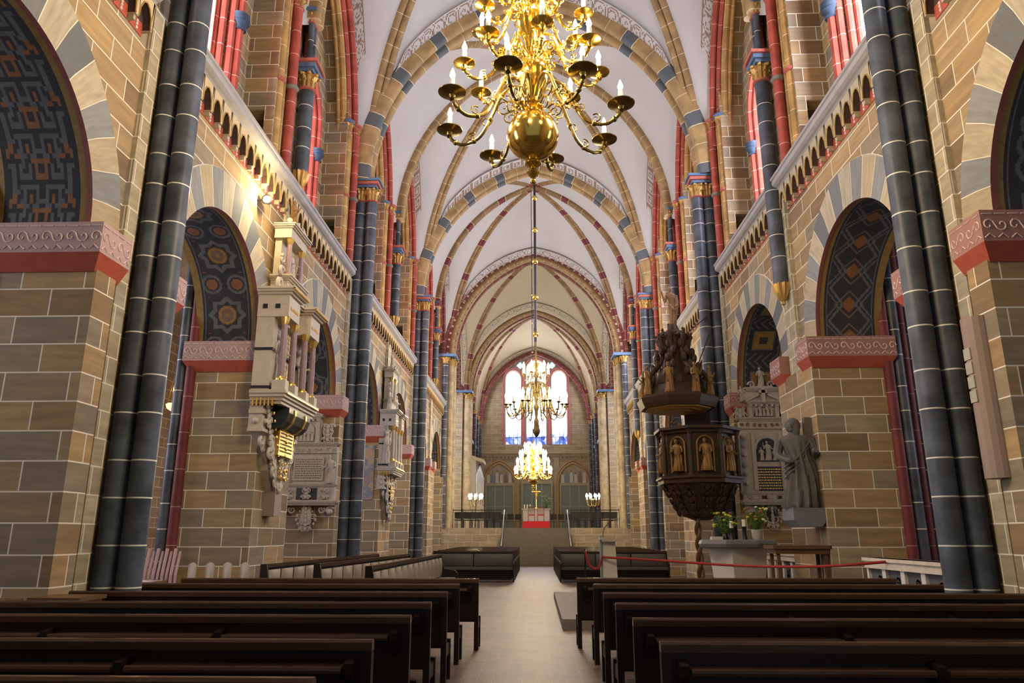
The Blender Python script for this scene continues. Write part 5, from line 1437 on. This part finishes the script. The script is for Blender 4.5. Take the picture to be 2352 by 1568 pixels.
MB().box(-.55, .5, -.3, .3, 1.02, 1.08).build('table_top', 'oak', t, world=False); MB().box(-.5, .46, -.26, .26, .93, 1.02).build('apron', 'oak', t, world=False)
t.location = (4.85, 14.3, .33)
for c in t.children: pass
for x in (-.47, .38):
    for y in (-.23, .17): MB().box(x, x+.06, y, y+.06, 0, .93).build('leg', 'oak', t, world=False)
t.scale = (1, 1, 1.0)
t = thing('lectern', 'slim pale stone lectern with slanted desk and gooseneck microphone', 'lectern', (1.42, 15, .165))
m = MB(); m.add([(-.15, -.12, 0), (.17, -.12, 0), (.17, .12, 0), (-.15, .12, 0), (-.12, -.09, 1.3), (.12, -.09, 1.3), (.12, .09, 1.3), (-.12, .09, 1.3)], [(0, 3, 2, 1), (4, 5, 6, 7), (0, 1, 5, 4), (1, 2, 6, 5), (2, 3, 7, 6), (3, 0, 4, 7)]); m.build('pillar', 'white_stone', t, world=False)
MB().cbox((.04, 0, 1.34), (.44, .42, .05), rx=.0, ry=.1).build('desk', 'alabaster_dim', t, world=False)
MB().box(-.17, -.14, -.12, .1, .35, 1.42).build('glass_side', 'screen_green', t, world=False)
m = MB(); m.tube(catmull([(-.1, 0, 1.36), (-.09, 0, 1.52), (-.02, 0, 1.62), (.07, -.02, 1.7)], 5), .008, 5); m.ball((.08, -.02, 1.705), .018, 8, 6); m.build('microphone', 'metal_dark', t, smooth=True, world=False)
def rope(P, lab):
    t = tag(MB().tube(catmull(P, 8), .022, 8).build('barrier_rope', 'rope_red', smooth=True), lab, 'rope'); t['kind'] = 'thing'
rope([(.95, 14.9, 1.3), (1.02, 14.85, 1.05), (1.14, 14.83, .96), (1.22, 14.85, 1.02), (1.27, 14.88, 1.15)], 'short sagging red rope between thin post and lectern')
rope([(1.27, 14.86, 1.18), (2.4, 14.3, 1.13), (3.6, 13.3, 1.08), (4.5, 12.2, 1.12), (5.38, 11.9, 1.2)], 'long red barrier rope running past the altar table')
t = thing('barrier_post', 'thin dark post holding the rope end beside the aisle', 'post', (.95, 14.93, .165)); MB().lathe([(.12, 0), (.12, .015), (.02, .03), (.015, 1.15), (.025, 1.17)], (0, 0, 0), 12).build('pole', 'metal_dark', t, smooth=True, world=False)
# ------------------------------------------------------------------ stone screens
def stone_screen(x, y0, y1, h, lab):
    t = thing('stone_balustrade', lab, 'balustrade', (x, y0, 0), group='low stone screens between the right piers'); L = y1-y0
    MB().box(-.13, .13, 0, L, h-.16, h).box(-.16, .16, -.02, L+.02, h-.05, h).build('coping', 'relief_cream', t, world=False)
    MB().box(-.1, .1, 0, L, 0, .3).build('plinth', 'relief_cream', t, world=False)
    MB().box(-.05, .05, 0, L, .3, h-.16).build('relief_panel', 'relief_dark', t, world=False)
    n = int(L/.55); rng = random.Random(4)
    for k in range(n+1): yy = L*k/n; MB().box(-.1, .1, max(0, yy-.06), min(L, yy+.06), .3, h-.16).build('post', 'white_stone', t, world=False)
    m = MB()
    for k in range(n):
        for q in range(5):
            b = MB(); scroll(b, 0, 0, 0, .08, 1 if q % 2 else -1, q, 1.3, .02); cy = L*(k+.5)/n + rng.uniform(-.12, .12); cz = .4 + q*.13
            m.add([(-.07, cy+v[0], cz+v[2]) for v in b.v], b.f)
    m.build('relief_carving', 'relief_dark', t, world=False)
stone_screen(5.5, 10.35, 12.75, 1.24, 'carved cream stone screen with dark relief panels, by the near right slate shafts')
stone_screen(5.6, 16.2, 19.0, 1.2, 'carved cream stone screen glimpsed beneath the dark side table')

# ------------------------------------------------------------------ small wall fittings
t = thing('column_loudspeaker', 'long brown column loudspeaker mounted on the near right pier', 'loudspeaker', (5.33, 8.7, 2.22))
m = MB(); m.prism([(-.02+.0, .17)] + [(-.17*sin(pi*q/8)-.0, .17*cos(pi*q/8)) for q in range(1, 8)] + [(-.02, -.17), (.1, -.17), (.1, .17)], 'z', 0, 1.9); m.build('housing', 'speaker_brown', t, world=False)
m = MB()
for q in range(4): m.cbox((-.165, 0, .95+q*.17), (.02, .13, .14))
m.build('speaker_window', 'plaque_grey', t, world=False)
t = thing('wall_box', 'plain brown box fixed under the tall alabaster monument', 'box', (-5.3, 14.75, 1.95)); m = MB(); m.box(-.03, .2, -.2, .2, 0, .55); m.build('housing', 'speaker_brown', t, world=False)
t = thing('spotlight', 'glaring small spotlight high on the left wall under the gallery frieze', 'lamp', (-5.3, 13.3, 8.05))
m = MB(); m.lathe([(.05, -.12), (.1, 0), (.11, .02)], (0, 0, 0), 14); m2 = MB().xf(Matrix.Rotation(pi/2, 4, 'X') , m); m2.build('housing', 'metal_dark', t, smooth=True, world=False)
MB().xf(Matrix.Rotation(pi/2, 4, 'X'), MB().lathe([(.001, .022), (.07, .021), (.07, .03)], (0, 0, 0), 14)).build('lamp_lens', 'flame', t, world=False)
m = MB(); m.tube([(-.2, 0, 0), (0, .03, 0)], .02, 6); m.build('arm', 'metal_dark', t, world=False)
def plight(name, loc, e, col=(1, .72, .38), r=.06, par=None):
    d = bpy.data.lights.new(name, 'POINT'); d.energy = e; d.color = col; d.shadow_soft_size = r
    o = bpy.data.objects.new(name, d); C.objects.link(o); o.location = loc
    if par is not None: o.parent = par; o.location = Vector(loc) - par.location
    return o
plight('spotlight_light', (-5.1, 13.2, 8.1), 75, (1, .75, .4), .05, t)
# ------------------------------------------------------------------ left aisle odds and ends
rng = random.Random(8)
t = thing('chair_stack', 'jumble of stacked pinkish white slatted chairs in the left aisle', 'chairs', (-7.1, 14.6-3.0, 0)); 
for k in range(7):
    m = MB(); x = -.5+k*.16; m.tube([(x, 0, 0), (x-.05, .1, .9), (x-.1, .3, 1.35)], .03, 6); m.tube([(x+.08, 0, 0), (x+.03, .1, .9), (x-.02, .3, 1.3)], .025, 6); m.box(x-.1, x+.1, -.2, .2, .42, .46); m.build('chair_frame', 'impost_pink', t, world=False)
t.location = (-6.9, 13.4, 0)
for k, (x, y, w_, lab) in enumerate(((-5.05, 8.22, .45, 'orange brown wooden chest beside the near left slate shafts'), (-5.62, 7.65, .5, 'orange brown wooden chest at the left edge of the pews'), (-5.65, 10.82, .45, 'small orange brown chest behind the near left slate shafts'))):
    t = thing('wooden_chest', lab, 'chest', (x, y, 0), group='orange wooden chests along the left wall'); MB().box(-.25, .25, -w_/2, w_/2, 0, .92).build('body', 'chest_wood', t, world=False); MB().box(-.28, .28, -w_/2-.03, w_/2+.03, .92, .96).build('lid', 'oak', t, world=False)
LB = ['leftmost of the four', 'second from the left of the four', 'third from the left of the four', 'rightmost of the four']
for k in range(4):
    t = thing('cream_chair', 'cream curved chair back showing above the left pews, %s' % LB[k], 'chair', (-5.62+.27*k, 12.4+.05*k, 0), group='cream chairs behind the left pews')
    m = MB(); m.grid(lambda a, b: (-.09+.18*a, .05*cos(pi*a), .8 + .36*b - .04*(2*a-1)**2*b), 8, 5); m.grid(lambda a, b: (-.09+.18*a, .03+.05*cos(pi*a), .8 + .36*b - .04*(2*a-1)**2*b), 8, 5); m.build('backrest', 'relief_cream', t, smooth=True, world=False)
    MB().box(-.11, .11, 0, .3, .42, .46).build('seat', 'relief_cream', t, world=False)
    for x in (-.11, .09):
        MB().box(x, x+.02, .02, .04, 0, .8).build('leg', 'chest_wood', t, world=False); MB().box(x, x+.02, .26, .28, 0, .42).build('leg', 'chest_wood', t, world=False)
t = thing('hanging_lamp', 'small red glowing hanging lamp in the left aisle', 'lamp', (-8.1, 16, 4.4)); MB().lathe([(.01, -.14), (.1, -.08), (.13, 0), (.1, .03)], (0, 0, 0), 12).build('bowl', 'red_glow', t, smooth=True, world=False)
m = MB()
for q in range(3): m.tube([(.11*cos(q*2.1), .11*sin(q*2.1), .02), (0, 0, .7)], .006, 4)
m.tube([(0, 0, .7), (0, 0, 4.6)], .006, 4); m.build('chain', 'gilt', t, world=False)
plight('hanging_lamp_light', (-8.1, 16, 4.75), 30, (1, .6, .3), .05, t)
# ------------------------------------------------------------------ chandeliers
def chandelier(name, label, loc, tiers, stem, metal, mdark, chain, beads, ztop, lightW, candle=(.022, .15), ph=0.0):
    """tiers: (radius, pan height, count, phase deg, pan radius, reach height); loc is the pan-level origin"""
    t = thing(name, label, 'chandelier', loc, 0)
    MB().lathe(stem[0], (0, 0, 0), 28).build('globe', metal, t, smooth=True, world=False)
    MB().lathe(stem[1], (0, 0, 0), 24, flute=8, fd=.22).build('stem', metal, t, smooth=True, world=False)
    for (R, z, n, p0, pr, hh, dk) in tiers:
        arm = MB()
        P = catmull([(.07, 0, z+hh*.55), (R*.2, 0, z+hh*1.0), (R*.36, 0, z+hh*.8), (R*.48, 0, z+hh*.25), (R*.62, 0, z-hh*.32), (R*.82, 0, z-hh*.5), (R*.97, 0, z-hh*.3), (R, 0, z-.02)], 5)
        arm.tube(P, .011+R*.009, 8)
        for i in (10, 16, 22, 28): 
            if i < len(P): arm.ball(tuple(P[i]), .02+R*.012, 8, 6)
        b = MB(); scroll(b, R*.34, z+hh*.45, 0, R*.13, 1, 2.0, 1.5, .012); scroll(b, R*.26, z+hh*.1, 0, R*.1, -1, .5, 1.5, .011); scroll(b, R*.55, z+hh*.1, 0, R*.07, 1, 3, 1.3, .009); scroll(b, R*.72, z-hh*.3, 0, R*.06, -1, 1, 1.3, .009)
        arm.add(b.v, b.f, 0)
        pan = MB().lathe([(.012, -.10), (.03, -.085), (.02, -.06), (.035, -.03), (pr*.55, -.022), (pr, 0), (pr*1.02, .008), (pr*.6, -.005), (.03, .0), (.03, .05), (.026, .055)], (R, 0, z), 24)
        cr, ch = candle
        can = MB().lathe([(cr, .03), (cr, ch), (cr*.6, ch+.006)], (R, 0, z), 10)
        fla = MB().lathe([(.003, ch), (cr*.8, ch+cr*.8), (cr*1.15, ch+cr*1.8), (cr*.8, ch+cr*3), (.003, ch+cr*5)], (R, 0, z), 10)
        o0 = None
        for k in range(n):
            a = radians(p0) + 2*pi*k/n
            if o0 is None:
                o = arm.build('arm', mdark if dk else metal, t, smooth=True, world=False); q1 = pan.build('drip_pan', mdark if dk else metal, o, smooth=True, world=False)
                q2 = can.build('candle', 'candle_wax', o, smooth=True, world=False); q3 = fla.build('flame', 'flame', o, smooth=True, world=False); o0 = o
            else: o = dup(o0, t)
            o.rotation_euler = (0, 0, a)
            if lightW and k % 2 == 0:
                plight('candle_light', (loc[0] + (R)*cos(a), loc[1] + (R)*sin(a), loc[2]+z+ch+.16), lightW, (1, .76, .42), .05, t)
    for (x, r, mt, bz) in chain:
        MB().tube([(x, 0, stem[1][-1][1]), (x, 0, ztop-loc[2])], r, 8).build('suspension_rod', mt, t, smooth=True, world=False)
        for z in bz: MB().ball((x, 0, z-loc[2]), r*2.6, 12, 8).build('gilt_ball', 'gilt', t, smooth=True, world=False)
    return t
def globe(r, z=0): return [(.012, z-r-.30), (.032, z-r-.28), (.034, z-r-.26), (.015, z-r-.23), (.055, z-r-.19), (.07, z-r-.16), (.05, z-r-.13), (.022, z-r-.11), (.05, z-r-.09), (.09, z-r-.06), (.08, z-r-.03), (.05, z-r-.01)] + [(r*cos(a), z+r*sin(a)) for a in [-1.3+2.6*k/14 for k in range(15)]] + [(.08, z+r+.02)]
# the big brass one close to the camera: pans of the low tier at z 6.03
st = [(.07, .07), (.14, .11), (.09, .16), (.06, .2), (.10, .3), (.16, .42), (.19, .55), (.13, .7), (.07, .76), (.13, .82), (.07, .88), (.10, 1.0), (.16, 1.12), (.18, 1.25), (.11, 1.4), (.06, 1.46), (.11, 1.52), (.06, 1.6), (.08, 1.72), (.15, 1.85), (.15, 1.98), (.07, 2.15), (.05, 2.3), (.09, 2.4), (.02, 2.5)]
chandelier('brass_chandelier', 'huge glowing brass chandelier with polished globe hanging near the camera', (0, 7.2, 6.03),
           [(.97, .0, 8, 90-14, .145, .42, True), (.76, .62, 8, 98, .12, .36, False), (.6, 1.2, 8, 76, .11, .34, False), (.42, 1.75, 6, 90, .09, .28, False)],
           (globe(.285, -.22), st), 'brass', 'brass_dark', [(0, .02, 'brass_dark', [])], None, 19.2, 42, (.026, .16))
# dark two-tier one, chain with gilt balls
st2 = [(.09, -.75), (.1, -.55), (.05, -.45), (.07, -.2), (.12, -.05), (.05, .1), (.09, .3), (.13, .45), (.05, .6), (.08, .8), (.05, 1.0), (.1, 1.1), (.04, 1.3), (.05, 1.7), (.03, 2.4)]
chandelier('iron_chandelier', 'dark gilded two-tier chandelier silhouetted against the bright east windows', (.05, 26.6, 6.15),
           [(1.12, 0, 12, 15, .1, .85, True), (.95, .05, 6, 0, .1, .8, True), (.46, 1.15, 6, 10, .08, .45, False)],
           ([(.02, -1.15), (.06, -1.1), (.12, -1.0), (.13, -.9), (.1, -.8), (.1, -.7)], st2), 'iron_gold', 'iron_gold', [(0, .045, 'metal_dark', [14.4, 13.05, 11.75, 10.3, 8.85])], None, 20.46, 34, (.055, .2))
# gold one further back, dense with candles
st3 = [(.07, -.1), (.14, .0), (.08, .1), (.1, .3), (.17, .45), (.08, .6), (.12, .8), (.16, .95), (.07, 1.1), (.1, 1.3), (.05, 1.5), (.03, 1.8)]
chandelier('gold_chandelier', 'low golden chandelier crowded with four rings of lit candles before the altar', (-.12, 38.1, 4.55),
           [(.92, 0, 14, 0, .1, .4, False), (.82, .42, 12, 12, .09, .36, False), (.66, .82, 10, 0, .09, .34, False), (.42, 1.2, 8, 10, .08, .3, False)],
           (globe(.24, -.25), st3), 'brass', 'brass', [(0, .018, 'metal_dark', [15.8, 14.2, 12.6, 11, 9.4, 8.0])], None, 20.46, 22, (.055, .18))
def candelabrum(x, y, lab):
    t = thing('standing_candelabrum', lab, 'candelabrum', (x, y, 1.97), group='lit candelabra in the choir')
    MB().lathe([(.25, 0), (.22, .04), (.05, .1), (.03, .8), (.06, .9), (.03, 1.0), (.03, 1.75), (.07, 1.85), (.02, 1.95)], (0, 0, 0), 14).build('pole', 'iron_gold', t, smooth=True, world=False)
    o0 = None
    for k in range(8):
        if o0 is None:
            m = MB(); m.tube(catmull([(.03, 0, 1.5), (.2, 0, 1.45), (.38, 0, 1.55), (.44, 0, 1.85)], 4), .015, 6); o = o0 = m.build('arm', 'iron_gold', t, smooth=True, world=False)
            MB().lathe([(.01, 1.83), (.08, 1.86), (.08, 1.87)], (.44, 0, 0), 12).build('drip_pan', 'iron_gold', o, world=False); MB().lathe([(.025, 1.87), (.025, 2.02)], (.44, 0, 0), 8).build('candle', 'candle_wax', o, world=False)
            MB().lathe([(.005, 2.02), (.06, 2.08), (.06, 2.14), (.005, 2.28)], (.44, 0, 0), 8).build('flame', 'flame', o, smooth=True, world=False)
        else: o = dup(o0, t)
        o.rotation_euler = (0, 0, 2*pi*k/8+.2)
    plight('candle_light', (x, y, 4.35), 60, (1, .7, .35), .1, t)
candelabrum(-4.0, 50, 'lit standing candelabrum in front of the left choir pier'); candelabrum(3.8, 50, 'lit standing candelabrum in front of the right choir pier')

# ------------------------------------------------------------------ choir furniture
ch0 = thing('choir_chair', '', 'chair', (0, 0, 0))
m = MB(); m.grid(lambda a, b: (-.21+.42*a, -.2 - .05*b + .03*cos(pi*a), .55+.36*b), 6, 4); m.grid(lambda a, b: (-.21+.42*a, -.225 - .05*b + .03*cos(pi*a), .55+.36*b), 6, 4); m.build('backrest', 'chair_dark', ch0, smooth=True, world=False)
MB().box(-.22, .22, -.2, .22, .43, .47).build('seat', 'chair_dark', ch0, world=False)
for x in (-.2, .18):
    MB().box(x, x+.02, -.22, -.2, 0, .9).build('leg', 'metal_dark', ch0, world=False); MB().box(x, x+.02, .18, .2, 0, .43).build('leg', 'metal_dark', ch0, world=False)
first = True
for s in (-1, 1):
    for r in range(3):
        for k in range(6):
            x = s*(2.25 + k*.455) if r < 2 else s*(1.15+k*.49)
            if r == 2 and k > 3: continue
            y = (44.3, 45.3, 49.0)[r]
            o = ch0 if first else dup(ch0); first = False
            o.location = (x, y, 1.97); o.rotation_euler = (0, 0, RND.uniform(-.06, .06))
            o['label'] = 'dark chair on the choir platform, %s of the stairs, %s' % (SIDE[s], ('row right behind the railing', 'second row behind the railing', 'group nearest the red steps')[r]); o['group'] = 'choir chairs, %s %s' % (SIDE[s], ('railing row', 'second row', 'by the red steps')[r])
for s in (-1, 1):
    t = thing('platform_railing', 'thin dark metal railing on the platform edge %s of the stairs' % SIDE[s], 'railing', (s*3.4, 43.7, 1.97))
    m = MB(); m.tube([(-1.4, 0, 1.0), (1.4, 0, 1.0)], .025, 6); m.tube([(-1.4, 0, .5), (1.4, 0, .5)], .012, 6); m.build('rail', 'metal_dark', t, world=False)
    for k in range(6): MB().tube([(-1.4+k*.56, 0, 0), (-1.4+k*.56, 0, 1.08)], .018, 6).build('post', 'metal_dark', t, world=False)
    t = thing('stair_handrail', 'shiny metal handrail down the %s side of the choir stairs' % SIDE[s], 'handrail', (s*1.82, 41.5, 0))
    m = MB(); m.tube([(0, -1.5, 1.0), (0, 2.1, 2.95), (0, 2.4, 2.97)], .035, 8); m.build('rail', 'chrome', t, smooth=True, world=False)
    m = MB(); m.tube([(s*.02, -1.5, .85), (s*.02, 2.1, 2.8)], .02, 6); m.build('lower_rail', 'metal_dark', t, world=False)
    for q in range(4): yy = -1.35+q*1.1; MB().tube([(0, yy, max(0, (yy+1.5)*.54)), (0, yy, 1.0+(yy+1.5)*.54)], .02, 6).build('post', 'metal_dark', t, world=False)
o = tag(MB().box(-1.0, 1.05, 55.6, 60, 1.97, 2.17).box(-.98, 1.03, 56.0, 60, 2.17, 2.37).box(-.96, 1.01, 56.4, 60, 2.37, 2.57).build('altar_steps', 'carpet_red'), 'red carpeted steps leading up to the altar', 'steps'); o['kind'] = 'thing'
t = thing('altar', 'white stone high altar at the top of the red steps', 'altar', (.03, 60.5, 2.0))
MB().box(-1.05, 1.05, -.4, .5, 0, 1.5).build('block', 'white_stone', t, world=False); MB().box(-1.15, 1.15, -.48, .55, 1.5, 1.62).build('altar_slab', 'alabaster', t, world=False)
for k, x in enumerate((-.33, .38)):
    t = thing('throne_chair', 'tall-backed dark wooden chair on the red steps, %s one' % ('left-hand' if k == 0 else 'right-hand'), 'chair', (x, 57.2, 2.57), group='tall chairs on the red steps')
    m = MB(); m.box(-.26, -.21, -.22, -.17, 0, 1.05); m.box(.21, .26, -.22, -.17, 0, 1.05); m.box(-.26, .26, -.22, -.17, .98, 1.08)
    for q in range(4): m.box(-.14+q*.09, -.11+q*.09, -.21, -.18, .5, 1.0)
    m.build('backrest', 'oak', t, world=False); MB().box(-.25, .25, -.2, .25, .42, .5).build('seat', 'carpet_red', t, world=False)
    for (a, b) in ((-.26, .2), (.21, .2)): MB().box(a, a+.05, b, b+.05, 0, .45).build('leg', 'oak', t, world=False)
t = thing('altar_crucifix', 'small golden crucifix standing on the high altar', 'crucifix', (.05, 60.5, 3.62)); m = MB(); m.box(-.03, .03, -.03, .03, 0, 1.9); m.box(-.35, .35, -.03, .03, 1.3, 1.37); m.box(-.15, .15, -.1, .1, 0, .08); m.build('cross', 'gilt', t, world=False)
m = MB(); figure(m, (0, -.08, .75), .75, bare=True, arms=((-.5, .78), (.5, .78))); m.build('corpus', 'gilt', t, smooth=True, world=False)
for k, x in enumerate((-1.0, -.75, -.5)):
    t = thing('altar_candle', 'white candle on the left end of the high altar', 'candle', (x*.9, 60.4, 3.62), group='candles on the high altar'); MB().lathe([(.05, 0), (.05, .3), (.02, .32)], (0, 0, 0), 10).build('candle', 'candle_wax', t, world=False)
bouquet(.85, 60.3, 3.62, 'altar_flowers', 'spray of white and yellow flowers on the right end of the high altar', None, .9, 14, ['flower_white', 'flower_yellow'], .5)
t = thing('choir_organ', 'small pale organ case with upright silver pipes against the left choir wall', 'organ', (-4.5, 58.5, 1.97))
MB().box(-.5, .4, -1.2, 1.2, 0, 1.8).build('case', 'relief_cream', t, world=False); MB().box(-.5, -.1, -1.2, 1.2, 1.8, 5.3).build('back_case', 'white_stone', t, world=False)
MB().prism([(-.5, 5.3), (.5, 5.0), (.5, 5.25), (-.5, 5.6)], 'y', -1.25, 1.25).build('crown', 'relief_cream', t, world=False)
for k in range(14):
    x = -.05+.03*k; y = -1.1+k*.17; MB().lathe([(.02, 1.8), (.06, 2.0), (.06, 4.9-abs(k-6)*.12), (.055, 4.9-abs(k-6)*.12)], (x, y, 0), 10).build('pipe', 'organ_pipe', t, smooth=True, world=False)
